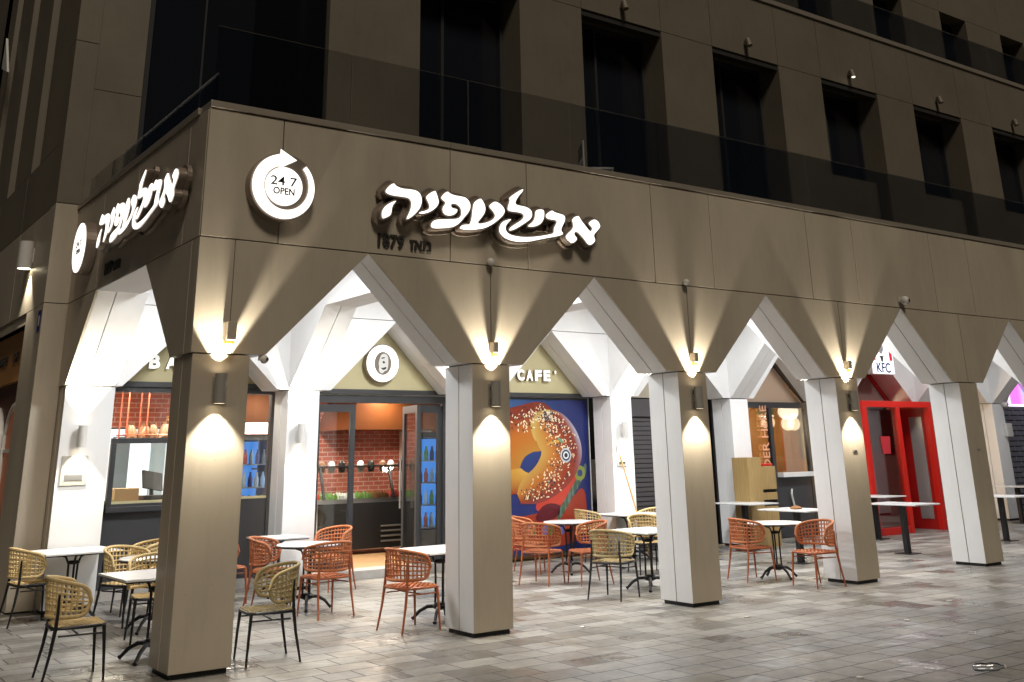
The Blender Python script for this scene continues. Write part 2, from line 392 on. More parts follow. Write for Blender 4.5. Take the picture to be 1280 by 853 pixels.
# front pillars
def pillar(name, x0, x1, y0, y1, beige, ztop=ZV-.012, base=True):
    mb = MB(); ym = (y0+y1)/2; c = M['clad']; wmat = M['white']
    ms = {'f': c if 'f' in beige else wmat, 'l': c if 'l' in beige else wmat, 'r': wmat, 'k': wmat}
    mb.box(x0, x1, y0, ym-G/2, .045, ztop, M['white'], ms); mb.box(x0, x1, ym+G/2, y1, .045, ztop, M['white'], ms)
    o = mb.build(name, B, bevel=.004)
    kb = MB(); kb.box(x0+.03, x1-.03, y0+.03, y1-.03, 0, .045, M['black'])
    kb.box(x0+.02, x1-.02, y0+.02, y1-.02, .045, ztop+.006, M['gap']); kb.build('plinth', o)
    return o
pillar('pillar', .021, .58, .012, .56, 'fl')
for k in range(NC): pillar('pillar', colx(k)-PW, colx(k)+PW, .012, TH, 'f')
pillar('pillar', .021, .655, YB, 5.345, 'l')
for k in range(NC): pillar('rear_pillar', colx(k)-PW, colx(k)+PW, YB, YB+.5, '')
# front spandrels: V shaped panels split at the middle joint, standing proud of a white core
def vpanel(mb, poly, fn, t0, t1, m, mside): mb.prism(poly, fn, t0, t1, m, mside)
zt = ZP-G/2
def spandrel_front(c):
    mb = MB(); e = G/2
    vpanel(mb, [(c-VW, ZV), (c-e, ZV), (c-e, zt), (c-PIT/2+.004, zt)], XZ, 0, .03, M['clad'], M['clad'])
    vpanel(mb, [(c+e, ZV), (c+VW, ZV), (c+PIT/2-.004, zt), (c+e, zt)], XZ, 0, .03, M['clad'], M['clad'])
    P = [(c-VW, ZV), (c+VW, ZV), (c+PIT/2-.004, ZP), (c-PIT/2+.004, ZP)]
    ins = [(c-VW+.006, ZV+.006), (c+VW-.006, ZV+.006), (c+PIT/2-.012, ZP), (c-PIT/2+.012, ZP)]
    mb.prism(ins, XZ, .031, TH-.001, M['gap'])
    vpanel(mb, P, XZ, .031, TH/2-e, M['white'], M['white']); vpanel(mb, P, XZ, TH/2+e, TH, M['white'], M['white'])
    return mb
for k in range(NC): spandrel_front(colx(k)).build('spandrel', B, bevel=.004)
# corner spandrels
mb = MB(); e = G/2
mb.prism([(.0, ZV), (.355-e, ZV), (.355-e, zt), (0, zt)], XZ, 0, .03, M['clad'])
mb.prism([(.355+e, ZV), (.734, ZV), (A0-.004, zt), (.355+e, zt)], XZ, 0, .03, M['clad'])
mb.prism([(.02, ZV+.004), (.734, ZV), (A0-.004, ZP), (.02, ZP)], XZ, .031, TH/2-e, M['white'])
mb.prism([(.02, ZV+.004), (.734, ZV), (A0-.004, ZP), (.02, ZP)], XZ, TH/2+e, TH, M['white'])
mb.prism([(.031, ZV), (.225-e, ZV), (.225-e, zt), (.031, zt)], YZ, 0, .03, M['clad'])
mb.prism([(.225+e, ZV), (.638, ZV), (1.766, zt), (.225+e, zt)], YZ, 0, .03, M['clad'])
mb.prism([(.03, ZV+.004), (.638, ZV), (1.766, ZP), (.03, ZP)], YZ, .031, .25, M['white'])
mb.prism([(.03, ZV+.004), (.638, ZV), (1.766, ZP), (.03, ZP)], YZ, .25+G, .56, M['white'])
mb.build('corner_spandrel', B, bevel=.004)
mb = MB()
mb.prism([(YB-.03, ZV), (5.35, ZV), (5.35, zt), (3.845, zt)], YZ, 0, .03, M['clad'])
mb.prism([(YB-.03, ZV), (5.35, ZV), (5.35, ZP), (3.845, ZP)], YZ, .031, .25, M['white'])
mb.prism([(YB-.03, ZV), (5.35, ZV), (5.35, ZP), (3.845, ZP)], YZ, .25+G, .66, M['white'])
mb.build('end_spandrel', B, bevel=.004)
# fascia: real separate panels with open joints over a dark backing
fx = [-.0]+[.80]
for k in range(NC): fx += [colx(k)-.545, colx(k)+.545]
fx.append(XEND)
mb = MB()
for a, b in zip(fx[:-1], fx[1:]):
    mb.box(a+G/2, b-G/2, 0, .03, ZP+G/2, 5.165, M['clad'])
mb.box(.031, XEND, .031, .3, ZP, 5.16, M['gap']); mb.box(.04, XEND, .302, TH, ZP+.0, 5.16, M['white'])
ys = [.031, .56, 2.38, 3.9, 5.35]
for a, b in zip(ys[:-1], ys[1:]): mb.box(0, .03, a+G/2, b-G/2, ZP+G/2, 5.165, M['clad'])
mb.box(.031, .25, .31, 5.35, ZP, 5.16, M['gap']); mb.box(.252, .56, .58, 5.35, ZP, 5.16, M['white'])
mb.box(.0, .56, 1.77, 3.84, ZP-.02, ZP-.002, M['white'])
mb.build('fascia', B, bevel=.004)
mb = MB()
fx2 = fx[:1]+fx[2::2]
for a, b in zip(fx2[:-1], fx2[1:]): mb.box(a+.003, b-.003, -.022, .30, 5.175, ZL, M['coping'])
mb.box(-.022, .28, .303, 5.35, 5.175, ZL, M['coping'])
mb.build('coping', B, bevel=.006)
# terrace slab and arcade ceiling
mb = MB(); mb.box(.3, XEND, .3, 5.6, 5.0, 5.10, M['clad_dim']); mb.build('terrace_floor', B)
mb = MB(); mb.box(.3, XEND, .3, 5.6, ZC, ZC+.06, M['white']); mb.build('arcade_ceiling', B)
# rear arch wall and the arches that cross the arcade
def rear_spandrel(c, lo=VW, hi=PIT/2):
    mb = MB(); e = G/2
    for s in (-1, 1):
        P = [(c+s*e, ZV), (c+s*VW, ZV), (c+s*(PIT/2-.004), ZP-e), (c+s*e, ZP-e)]
        mb.prism(P, XZ, YB, YB2-.25, M['white']); mb.prism(P, XZ, YB2-.25+G, YB2, M['white'])
        mb.box(min(c+s*e, c+s*PIT/2)+.001, max(c+s*e, c+s*PIT/2)-.001, YB, YB2, ZP+e, ZC, M['white'])
    return mb
for k in range(NC): rear_spandrel(colx(k)).build('rear_spandrel', B)
mb = MB(); mb.prism([(.62, ZV), (.74, ZV), (A0-.004, ZP), (.62, ZP)], XZ, YB+.002, YB2, M['white']); mb.box(.62, A0, YB+.002, YB2, ZP+.01, ZC, M['white']); mb.build('rear_spandrel', B)
def cross_arch(c):
    mb = MB(); e = G/2
    for x0, x1 in ((c-PW, c-e), (c+e, c+PW)):
        mb.prism([(TH+.002, ZV), (.64, ZV), (1.77, ZP), (3.84, ZP), (YB-.03, ZV), (YB-.002, ZV), (YB-.002, ZC), (TH+.002, ZC)], YZ, x0, x1, M['white'])
    return mb
for k in range(NC): cross_arch(colx(k)).build('cross_arch', B)

# ---- upper storeys
YU = 2.48; HW = 8.92
mb = MB(); cu = M['clad_dim']
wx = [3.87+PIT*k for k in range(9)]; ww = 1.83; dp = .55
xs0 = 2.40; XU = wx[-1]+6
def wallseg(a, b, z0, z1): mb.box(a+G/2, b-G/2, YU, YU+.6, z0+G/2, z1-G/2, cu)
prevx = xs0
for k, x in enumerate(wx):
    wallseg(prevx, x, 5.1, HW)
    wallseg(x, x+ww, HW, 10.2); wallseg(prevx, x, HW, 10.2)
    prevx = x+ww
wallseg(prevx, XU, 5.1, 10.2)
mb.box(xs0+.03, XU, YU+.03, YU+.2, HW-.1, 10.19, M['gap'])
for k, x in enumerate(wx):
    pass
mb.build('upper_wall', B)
mb = MB(); mb.box(xs0-.02, XU, YU-.04, YU+.62, 10.205, 10.30, M['coping']); mb.build('upper_coping', B)
for k, x in enumerate(wx):
    f = MB(); zb = 5.1 if k < 3 else 7.15
    f.box(x, x+.05, YU+dp-.06, YU+dp+.02, 5.1, HW, M['frame']); f.box(x+ww-.05, x+ww, YU+dp-.06, YU+dp+.02, 5.1, HW, M['frame'])
    f.box(x+.05, x+ww-.05, YU+dp-.06, YU+dp+.02, HW-.06, HW, M['frame']); f.box(x+.66, x+.71, YU+dp-.06, YU+dp+.02, 5.1, HW-.06, M['frame'])
    if k > 2: f.box(x+.05, x+ww-.05, YU+dp-.30, YU+dp+.02, 5.1, 7.0, cu)
    o = f.build('window', B)
    p = MB(); p.box(x+.05, x+ww-.05, YU+dp, YU+dp+.012, 5.1, HW-.05, M['darkglass']); p.build('pane', o)
# third storey set back further
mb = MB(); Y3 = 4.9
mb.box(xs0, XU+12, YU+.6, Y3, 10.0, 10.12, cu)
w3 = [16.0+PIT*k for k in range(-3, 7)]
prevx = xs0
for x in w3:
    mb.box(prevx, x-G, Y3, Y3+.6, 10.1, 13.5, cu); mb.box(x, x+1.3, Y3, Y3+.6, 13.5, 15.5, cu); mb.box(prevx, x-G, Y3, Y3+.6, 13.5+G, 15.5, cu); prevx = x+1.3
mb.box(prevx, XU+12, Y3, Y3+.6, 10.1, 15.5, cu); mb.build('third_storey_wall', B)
for x in w3:
    p = MB(); p.box(x, x+1.3, Y3+.45, Y3+.47, 10.1, 13.5, M['darkglass'])
    p.build('window', B)
# corner loggia: wall at the far left end, deep dark glazing
mb = MB()
mb.box(-.02, .70, 5.36, 5.6, 5.1, 7.0-G/2, cu); mb.box(-.02, .70, 5.36, 5.6, 7.0+G/2, 16, cu); mb.build('loggia_wall', B)
f = MB(); f.box(.70, .76, 5.30, 5.36, 5.1, 14, M['frame']); f.box(1.55, 1.58, 5.33, 5.36, 5.1, 14, M['frame'])
gz = f.build('corner_window', B)
p = MB(); p.box(.76, xs0-.005, 5.38, 5.40, 5.1, 16, M['darkglass']); p.box(xs0-.012, xs0-.004, YU+.1, 5.37, 5.1, 16, M['darkglass']); p.build('pane', gz)
# tall wall above the storey over the loggia so nothing is open to the sky
mb = MB(); mb.box(xs0, XU+12, Y3+.7, Y3+.9, 15.5, 22, cu); mb.box(-.3, xs0, 5.62, 5.8, 15.9, 22, cu); mb.build('top_wall', B)

# ---- glass balustrades on the terraces
BL = thing('glass_balustrade', 'tinted frameless glass balustrade along the first terrace edge above the lit sign', 'balustrade')
xx = .06; i = 0
while xx < XEND-.2:
    x2 = min(xx+1.56, XEND)
    p = MB(); p.box(xx+.006, x2-.006, .11, .122, ZL-.05, 6.12, M['balglass']); p.build('glass_panel', BL); xx = x2
sh = MB(); sh.box(.05, XEND, .095, .137, 5.10, 5.2, M['gap']); sh.build('shoe_rail', BL)
BL2 = thing('glass_balustrade', 'glass balustrade running back along the left side terrace above the side sign', 'balustrade')
for a in (.16, 1.5, 2.85, 4.1):
    p = MB(); p.box(.11, .122, a, min(a+1.33, 5.3), ZL-.05, 5.62, M['balglass']); p.build('glass_panel', BL2)
BL3 = thing('glass_balustrade', 'glass balustrade on the second terrace at the top right of the facade', 'balustrade')
xx = 9.5
while xx < XU+10:
    p = MB(); p.box(xx+.006, xx+1.55, YU+.25, YU+.262, 10.25, 11.25, M['balglass']); p.build('glass_panel', BL3); xx += 1.56

# ------------------------------------------------------------------ side wing at far left
Wg = thing('side_wing', 'dim taller building wing at the far left edge with a projecting pilaster strip', 'building')
mb = MB()
mb.box(-.31, .018, 5.35, 5.70, .02, 3.845, M['clad']); mb.box(-.31, .018, 5.35, 5.70, 3.856, 5.24, M['clad']); mb.box(-.31, .018, 5.35, 5.70, 5.252, 7.70, M['clad_dim']); mb.box(-.31, .018, 5.35, 5.70, 7.71, 16, M['clad_dim'])
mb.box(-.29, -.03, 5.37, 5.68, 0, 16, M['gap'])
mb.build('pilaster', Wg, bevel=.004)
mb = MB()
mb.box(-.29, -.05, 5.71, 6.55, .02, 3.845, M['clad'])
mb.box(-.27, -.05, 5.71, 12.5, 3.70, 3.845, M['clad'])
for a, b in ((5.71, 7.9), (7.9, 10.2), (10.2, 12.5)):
    mb.box(-.29, -.05, a+G, b-G, 3.856, 5.24, M['clad']); mb.box(-.29, -.05, a+G, b-G, 5.252, 6.2, M['clad_dim'])
mb.box(-.25, -.06, 5.75, 12.45, 3.7, 6.2, M['gap'])
yy = 5.71
for k in range(4):
    mb.box(-.29, -.05, yy+G, yy+1.35, 6.21, 16, cu); yy += 2.0
mb.box(-.29, -.05, 12.5, 20, .02, 16, cu); mb.box(-.29, -.05, 5.71, 20, 12.5, 16, cu)
mb.build('wing_wall', Wg)
p = MB(); p.box(.0, .02, 5.75, 12.5, 6.2, 12.5, M['darkglass']); p.build('wing_window', Wg)
mb = MB(); mb.box(-.16, -.08, 6.56, 12.4, 2.95, 3.69, M['woodwarm']); mb.build('sign_board', Wg)
put(text_mesh('BAKERY', .2, .01, M['darktxt']), 'word', Wg, (-.17, 8.6, 3.30), R(-90)); put(text_mesh('CAFE', .2, .01, M['darktxt']), 'word', Wg, (-.17, 7.6, 3.30), R(-90))
mb = MB()
mb.box(-.10, -.04, 6.56, 12.4, .02, .9, M['sur'])
mb.build('shop_panel', Wg)
for k in range(3):
    y0 = 6.65+k*1.55; f = MB()
    n = 10; arc = [(y0+.72-.62*math.cos(PI*i/n), 2.0+.62*math.sin(PI*i/n)) for i in range(n+1)]
    pts = [(y0+.1, .9)]+arc+[(y0+1.34, .9)]
    f.tube([(-.12, a, b) for a, b in pts], .035, 6, M['lampw']); f.box(-.13, -.10, y0+.1, y0+1.34, 1.93, 1.98, M['lampw'])
    o = f.build('arched_window', Wg)
    gl = MB(); gl.prism(pts, YZ, -.105, -.10, emi('amber_glow', (.75, .22, .09), .10, (.16, .06, .03))); gl.build('pane', o)
mb = MB(); mb.box(-.09, -.05, 6.56, 12.4, .9, 2.94, M['sur']); mb.build('surround', Wg)
tg = MB(); tg.prism([(0, 0), (.75, .95), (.75, .3)], YZ, -.02, .02, M['lampw'])  # pale plate standing in for a lit window reveal
o = tg.build('wedge'); o.location = (-.45, 10.6, 8.85); tag(o, 'small pale triangular awning standing in for a lit reveal on the dark wing near the top left corner', 'wedge')

# ------------------------------------------------------------------ shop front: bakery window bay
SF = thing('bakery_window_front', 'charcoal bakery shop window under the cream gable at the left of the arcade', 'shop front')
YW = 5.86
mb = MB(); mb.box(.66, 3.30, YW, YW+.08, .13, 1.215, M['charcoal']); mb.build('lower_panel', SF)
mb = MB()
mb.box(.62, .69, YW-.01, YW+.07, 1.217, 2.72, M['frame']); mb.box(3.24, 3.34, YW-.02, YW+.09, .13, 2.72, M['frame']); mb.box(.62, 3.34, YW-.05, YW+.08, 2.722, 2.86, M['frame']); mb.box(1.88, 1.92, YW, YW+.05, 1.26, 2.72, M['frame']); mb.box(.66, 3.24, YW, YW+.06, 1.217, 1.25, M['cream'])
mb.build('window_frame', SF)
p = MB(); p.box(.69, 3.24, YW+.03, YW+.038, 1.25, 2.72, M['shopglass']); p.build('pane', SF)
mb = MB()
for a in ((.88, 1.87, YW-.10, YW-.02, 2.02, 2.09), (.88, 1.87, YW-.10, YW-.02, 1.11, 1.18), (.88, .95, YW-.10, YW-.02, 1.18, 2.02), (1.80, 1.87, YW-.10, YW-.02, 1.18, 2.02)): mb.box(*a, M['frame'])
mb.build('serving_hatch_frame', SF, bevel=.004)
mb = MB(); mb.box(.60, 3.40, YW-.08, YW+.08, 0, .125, M['stone']); mb.build('step', SF)
def gable(name, xa, xb, y, z0, label):
    xc = (xa+xb)/2; t = thing(name, label, 'gable board')
    mb = MB(); h = (xb-xa)/2*1.0
    mb.prism([(xa, z0), (xb, z0), (xc+.05, z0+h*.985), (xc-.05, z0+h*.985)], XZ, y, y+.04, M['cream']); mb.build('board', t)
    mb = MB(); mb.box(xa-.1, xb+.1, y-.03, y+.03, z0-.075, z0-.002, M['frame'])
    mb.prism([(xb-.06, z0), (xb+.02, z0), (xc+.02, z0+h), (xc-.06, z0+h)], XZ, y-.012, y-.002, M['gap'])
    mb.build('frame_bar', t)
    return t
gable('gable_board', .50, 3.16, YW-.06, 2.87, 'cream triangular gable board with white bakery letters above the charcoal window')
gable('gable_board', 3.62, 6.30, 5.60, 2.81, 'cream triangular gable board with the round logo above the glass doors')
gable('gable_board', 6.75, 9.43, 5.60, 2.81, 'cream triangular gable board with white cafe letters above the bagel poster')
def lettering(txt, size, name, label, loc, fit=None, m=None, depth=.05, bold=.008, rz=0, spacing=1.0, word=False):
    t = thing(name, label, 'sign', loc, rz)
    if word:
        put(text_mesh(txt, size, depth, m or M['whitetxt'], bold, fit=fit), 'word', t)
    return t
def letter_row(txt, x0, adv, h, t, m, mside, depth=.07, bold=.012, wid=.8):
    for i, ch in enumerate(txt):
        if ch == ' ': continue
        wd = h*wid*(.25 if ch in "'I1" else 1); hh = h*(.3 if ch == "'" else 1)
        me = text_mesh(ch, h*1.3, depth, m, bold, mside=mside, fit=(wd, hh))
        put(me, 'letter', t, (x0+adv*i, 0, h/2-hh/2))
t = thing('wall_lettering', 'white block letters spelling BAKERY on the cream gable, partly behind the corner pillar', 'sign', (1.36, YW-.065, 3.15))
letter_row('BAKERY', 0, .245, .20, t, M['littxt'], M['lside'])
t = thing('wall_lettering', 'white block letters spelling CAFE on the cream gable above the bagel poster', 'sign', (7.78, 5.595, 3.11))
letter_row("CAFE'", 0, .195, .19, t, M['littxt'], M['lside'])
t = thing('round_logo_sign', 'round white lit disc with a grey oval head emblem above the glass doors', 'sign', (4.97, 5.595, 3.22))
mb = MB(); mb.lathe((0, 0, 0), [(.30, 0), (.31, -.01), (.31, -.10), (.30, -.11)], 48, M['lside'], 'y'); mb.build('casing', t, smooth=True)
mb = MB(); mb.lathe((0, 0, 0), [(.295, -.111), (.295, -.116)], 48, emi('disc_face', (1, .98, .94), 1.1, (.8, .8, .8)), 'y'); mb.build('lit_face', t)
mb = MB(); mb.prism([(.155*math.cos(a*PI/16), .185*math.sin(a*PI/16)) for a in range(32)], XZ, -.121, -.1165, mat('emblem_grey', (.20, .17, .13), .5))
mb.prism(chaikin([(-.07, .05), (-.04, .14), (.03, .16), (.09, .12), (.10, 0), (.085, -.11), (.03, -.12), (-.01, -.17), (-.08, -.13), (-.07, -.05), (-.085, -.01)]), XZ, -.1245, -.1215, M['whitetxt'])
for q in ([(-.04, .09), (.03, .10), (.03, .085), (-.03, .07)], [(-.015, .04), (.035, .03), (.03, .0), (0, -.005)], [(-.045, -.07), (.0, -.075), (.06, -.05), (.055, -.09), (0, -.11)]): mb.prism(chaikin(q, 1), XZ, -.1265, -.125, M['darktxt'])
mb.build('emblem', t)

# glass doors
DR = thing('glass_doors', 'grey framed glass entrance doors standing open below the round logo', 'door')
YD = 5.66
mb = MB(); mb.box(3.66, 6.27, YD-.03, YD+.06, 2.60, 2.715, M['frame']); mb.box(3.66, 3.90, YD-.02, YD+.05, .13, 2.60, M['frame']); mb.box(6.22, 6.27, YD-.02, YD+.05, .13, 2.6, M['frame']); mb.box(3.66, 6.27, YD-.028, YD+.055, 2.716, 2.74, M['stone'])
mb.build('door_frame', DR)
def leaf(x0, x1, y, name='sliding_door', rot=None, hinge=None):
    f = MB(); fw_ = .085
    f.box(x0, x0+fw_, y, y+.05, .14, 2.58, M['frame']); f.box(x1-fw_, x1, y, y+.05, .14, 2.58, M['frame']); f.box(x0+fw_, x1-fw_, y, y+.05, 2.46, 2.58, M['frame']); f.box(x0+fw_, x1-fw_, y, y+.05, .14, .26, M['frame'])
    p = MB(); p.box(x0+fw_, x1-fw_, y+.02, y+.028, .26, 2.46, M['shopglass'])
    if rot:
        for q in (f, p): q.v = [tuple(Matrix.Rotation(rot, 3, 'Z') @ (Vector(v)-Vector(hinge))+Vector(hinge)) for v in q.v]
    o = f.build(name, DR); p.build('pane', o); return o
leaf(3.90, 4.60, YD+.01); leaf(5.74, 6.22, YD+.01)
o = leaf(4.98, 5.70, YD-.05, 'hinged_door', R(-100), (5.70, YD-.05, 0))
h = MB(); h.tube([(5.72, YD+.52, .95), (5.72, YD+.52, 1.75)], .016, 8, M['steel']); h.build('handle', o)
mb = MB(); mb.box(3.60, 6.36, 5.55, 5.95, 0, .12, M['stone']); o = mb.build('door_step'); tag(o, 'pale stone step in front of the glass doors', 'step')

# poster bay
PO = thing('bagel_poster', 'large poster of a seeded bagel on navy covering the bay right of the doors', 'poster')
yp = 5.66
mb = MB(); mb.box(6.77, 9.40, yp, yp+.05, .10, 2.735, M['frame']); mb.build('backing_panel', PO)
art = MB(); AM = M['ink']
def art_poly(poly, col, lv):
    b = len(art.v); y = yp-.002-.0012*lv
    for (x, z) in poly: art.v.append((x, y, z))
    for t_ in tessellate_polygon([[Vector((x, z, 0)) for x, z in poly]]): art.face([b+i for i in t_], AM, col)
nx, nz = 14, 14
for i in range(nx):
    for j in range(nz):
        x0, x1 = 6.80+2.57*i/nx, 6.80+2.57*(i+1)/nx; z0, z1 = .14+2.56*j/nz, .14+2.56*(j+1)/nz
        b = len(art.v); art.v += [(x0, yp-.002, z0), (x1, yp-.002, z0), (x1, yp-.002, z1), (x0, yp-.002, z1)]
        def nav(x, z):
            d = math.exp(-((x-7.5)**2+(z-2.7)**2)/.8); return (.018+.02*d, .026+.07*d, .125+.12*d)
        art.face((b, b+1, b+2, b+3), AM, [nav(x0, z0), nav(x1, z0), nav(x1, z1), nav(x0, z1)])
def ring(cx, cz, rx, rz, hx, hz, hox, hoz, a0, a1, lv, fcol, na=60, nr=12):
    y = yp-.002-.0012*lv
    def pt(a, r):
        ox, oz = cx+rx*math.cos(a), cz+rz*math.sin(a); ix, iz = cx+hox+hx*math.cos(a), cz+hoz+hz*math.sin(a)
        return (ix+(ox-ix)*r, y, iz+(oz-iz)*r)
    for i in range(na):
        for j in range(nr):
            A, A2 = a0+(a1-a0)*i/na, a0+(a1-a0)*(i+1)/na; r_, r3 = j/nr, (j+1)/nr
            b = len(art.v); art.v += [pt(A, r_), pt(A2, r_), pt(A2, r3), pt(A, r3)]
            art.face((b, b+1, b+2, b+3), AM, [fcol(A, r_), fcol(A2, r_), fcol(A2, r3), fcol(A, r3)])
    return pt
def lerp(a, b, t): return tuple(a[i]+(b[i]-a[i])*t for i in range(3))
# sandwich below
art_poly(chaikin([(6.85, .2), (9.2, .2), (9.3, .7), (9.25, 1.25), (8.9, .95), (8.0, .72), (6.9, .78)]), (.30, .035, .015), 1)
art_poly(chaikin([(8.2, .75), (9.0, 1.0), (9.22, 1.42), (9.15, 1.6), (8.7, 1.2), (8.1, .95)]), (.50, .05, .03), 2)
art_poly(chaikin([(8.05, .62), (8.6, .66), (8.75, .9), (8.3, .95)]), (.10, .012, .02), 3)
for i in range(14):
    a = i/13; x, z = 8.6+.62*a, .62+.75*a; art_poly(chaikin([(x, z), (x+.08, z+.02), (x+.10, z+.22), (x+.03, z+.2)], 1), (.05+.06*(i % 2), .10+.07*(i % 2), .06+.08*(i % 2)), 3+i % 3*.2)
for i in range(9): art_poly(chaikin([(7.6+.13*i, .42), (7.72+.13*i, .40), (7.74+.13*i, .66), (7.65+.13*i, .62)], 1), ((.05, .16, .05), (.30, .02, .01), (.10, .12, .35))[i % 3], 4)
art_poly([(9.15+.13*math.cos(a*PI/10), 1.42+.13*math.sin(a*PI/10)) for a in range(20)], (.22, .26, .05), 4); art_poly([(9.15+.06*math.cos(a*PI/10), 1.42+.06*math.sin(a*PI/10)) for a in range(20)], (.03, .05, .16), 5)
def zc(u, v): return px(630+u/5.02, 490+v/5.02, yp)
def strip(inner, outer, lv, fcol, n=60, m_=12):
    def smp(P_, t_):
        k = t_*(len(P_)-1); i = min(int(k), len(P_)-2); f = k-i
        p0, p1, p2, p3 = P_[max(i-1, 0)], P_[i], P_[i+1], P_[min(i+2, len(P_)-1)]
        return [.5*(2*p1[c]+(p2[c]-p0[c])*f+(2*p0[c]-5*p1[c]+4*p2[c]-p3[c])*f*f+(3*p1[c]-p0[c]-3*p2[c]+p3[c])*f**3) for c in (0, 1)]
    I = [zc(*p) for p in inner]; O = [zc(*p) for p in outer]; y = yp-.002-.0012*lv
    def pt(t_, r_):
        a_, b_ = smp(I, t_), smp(O, t_); return (a_[0]+(b_[0]-a_[0])*r_, y, a_[1]+(b_[1]-a_[1])*r_)
    for i in range(n):
        for j in range(m_):
            q = [(i/n, j/m_), ((i+1)/n, j/m_), ((i+1)/n, (j+1)/m_), (i/n, (j+1)/m_)]; b = len(art.v); art.v.extend(pt(*k) for k in q)
            art.face((b, b+1, b+2, b+3), AM, [fcol(*k) for k in q])
    return pt
YEL, ORA, RED, DRK, PAL = (.56, .32, .055), (.42, .13, .018), (.25, .032, .010), (.09, .015, .010), (.46, .50, .62)
def lobe_back(t_, r_):
    YEL = (.40, .19, .03); r_ = min(1, r_*1.25)
    c = lerp(YEL, ORA, min(1, r_*2.6)) if r_ < .5 else lerp(ORA, RED, (r_-.5)*2)
    return lerp(c, DRK, max(0, (r_-.9)*5)*.6+max(0, t_-.85)*2)
def lobe_front(t_, r_):
    c = lerp((.48, .29, .07), ORA, min(1, r_/.34)) if r_ < .34 else lerp(ORA, RED, min(1, (r_-.34)/(.3+.5*max(0, t_-.45))))
    c = lerp(c, PAL, max(0, (r_-.86)/.14)*max(0, 1-abs(t_-.33)*3.2)); c = lerp(c, (.20, .05, .06), max(0, (r_-.74)/.26)*max(0, t_-.5)*1.6)
    return lerp(c, (.50, .27, .06), max(0, 1-abs(t_)*9)*.8)
back_pt = strip([(100, 520), (100, 470), (130, 410), (180, 378), (225, 372), (250, 350)], [(-200, 560), (-190, 330), (-60, 150), (120, 80), (240, 68), (330, 140)], 6, lobe_back)
strip([(105, 480), (130, 500), (165, 515)], [(-160, 520), (-60, 640), (110, 640)], 6.4, lambda t_, r_: lerp(YEL, RED, r_))
front_pt = strip([(215, 150), (192, 200), (192, 270), (212, 335), (232, 380), (215, 435), (180, 485), (135, 525), (98, 580), (80, 640)], [(285, 112), (350, 130), (412, 185), (458, 260), (484, 350), (478, 440), (430, 545), (345, 632), (230, 695), (105, 706)], 7, lobe_front, 80, 14)
art_poly(chaikin([zc(*p) for p in ((160, 215), (172, 165), (205, 125), (255, 110), (288, 112), (240, 132), (210, 165), (192, 215), (192, 270), (205, 320), (180, 290))]), (.50, .32, .09), 8)
art_poly(chaikin([zc(*p) for p in ((160, 215), (150, 180), (180, 140), (225, 112), (200, 135), (175, 170))]), (.30, .10, .02), 8.3)
art_poly(chaikin([zc(*p) for p in ((255, 340), (290, 310), (345, 300), (405, 325), (350, 315), (300, 325))]), (.55, .34, .07), 9)
art_poly(chaikin([zc(*p) for p in ((330, 295), (345, 285), (372, 315), (362, 322))]), (.10, .32, .22), 9.4)
rnd = random.Random(3)
for i in range(620):
    if i < 450: t0_ = rnd.uniform(.02, .95); r_ = rnd.triangular(.15, .98, .62); x, _, z = front_pt(t0_, r_)
    else: t0_ = rnd.uniform(.45, .95); r_ = rnd.triangular(.4, .99, .8); x, _, z = back_pt(t0_, r_)
    s = rnd.uniform(.011, .020); a = rnd.uniform(0, PI); ca, sa = math.cos(a), math.sin(a)
    col = (.85, .74, .50) if rnd.random() < .55 else (.03, .025, .05)
    art_poly([(x+ca*s*1.5*math.cos(q)-sa*s*.7*math.sin(q), z+sa*s*1.5*math.cos(q)+ca*s*.7*math.sin(q)) for q in (0, PI/3, 2*PI/3, PI, 4*PI/3, 5*PI/3)], col, 10+i % 5*.3)
for r_, c_, lv in ((.125, (.50, .55, .60), 12), (.095, (.04, .04, .06), 13), (.065, (.75, .80, .82), 14), (.04, (.02, .02, .03), 15)):
    art_poly([(zc(385, 398)[0]+r_*math.cos(a*PI/12), zc(385, 398)[1]+r_*math.sin(a*PI/12)) for a in range(24)], c_, lv)
art.build('printed_picture', PO)

# charcoal roller shutter bay
def shutter(name, label, x0, x1, y, m, mline, z1=2.38, pitch=.085, links=False):
    t = thing(name, label, 'shutter'); mb = MB(); z = .03
    while z < z1:
        mb.box(x0, x1, y, y+.03, z, z+pitch*.78, m); mb.box(x0, x1, y+.012, y+.028, z+pitch*.78, z+pitch, mline); z += pitch
    for k in range(20 if links else 0):
        for q in range(6):
            xk = x0+.08+q*.40+(k % 2)*.2; mb.box(xk, xk+.035, y-.015, y-.002, .07+k*.13, .15+k*.13, M['steel'])
    mb.build('slat_curtain', t)
    mb = MB(); mb.box(x0, x1, y-.05, y+.2, z1+.03, z1+.36, m); mb.build('roller_box', t)
    mb = MB(); mb.box(x0-.06, x0-.003, y-.02, y+.06, 0, z1+.3, M['frame']); mb.box(x1+.003, x1+.06, y-.02, y+.06, 0, z1+.3, M['frame']); mb.build('guide_rails', t)
    return t
shutter('roller_shutter', 'closed dark grey roller shutter behind the stick and notice pillar', colx(2)+PW+.06, colx(3)-PW-.06, 5.65, M['shutgrey'], M['gap'])
mb = MB(); xc = (colx(2)+colx(3))/2; mb.prism([(xc-1.15, 2.76), (xc+1.15, 2.76), (xc, 3.85)], XZ, 5.58, 5.66, M['clad']); o = mb.build('gable_board'); tag(o, 'plain beige triangular gable board above the closed dark grey shutter', 'gable board')
shutter('roller_shutter', 'metal brick pattern grille shutter at the far right end of the arcade', colx(6)+PW+.06, colx(7)-PW-.06, 5.65, mat('grille_metal', (.26, .27, .32), .35, .4), M['gap'], z1=2.66, pitch=.13, links=True)
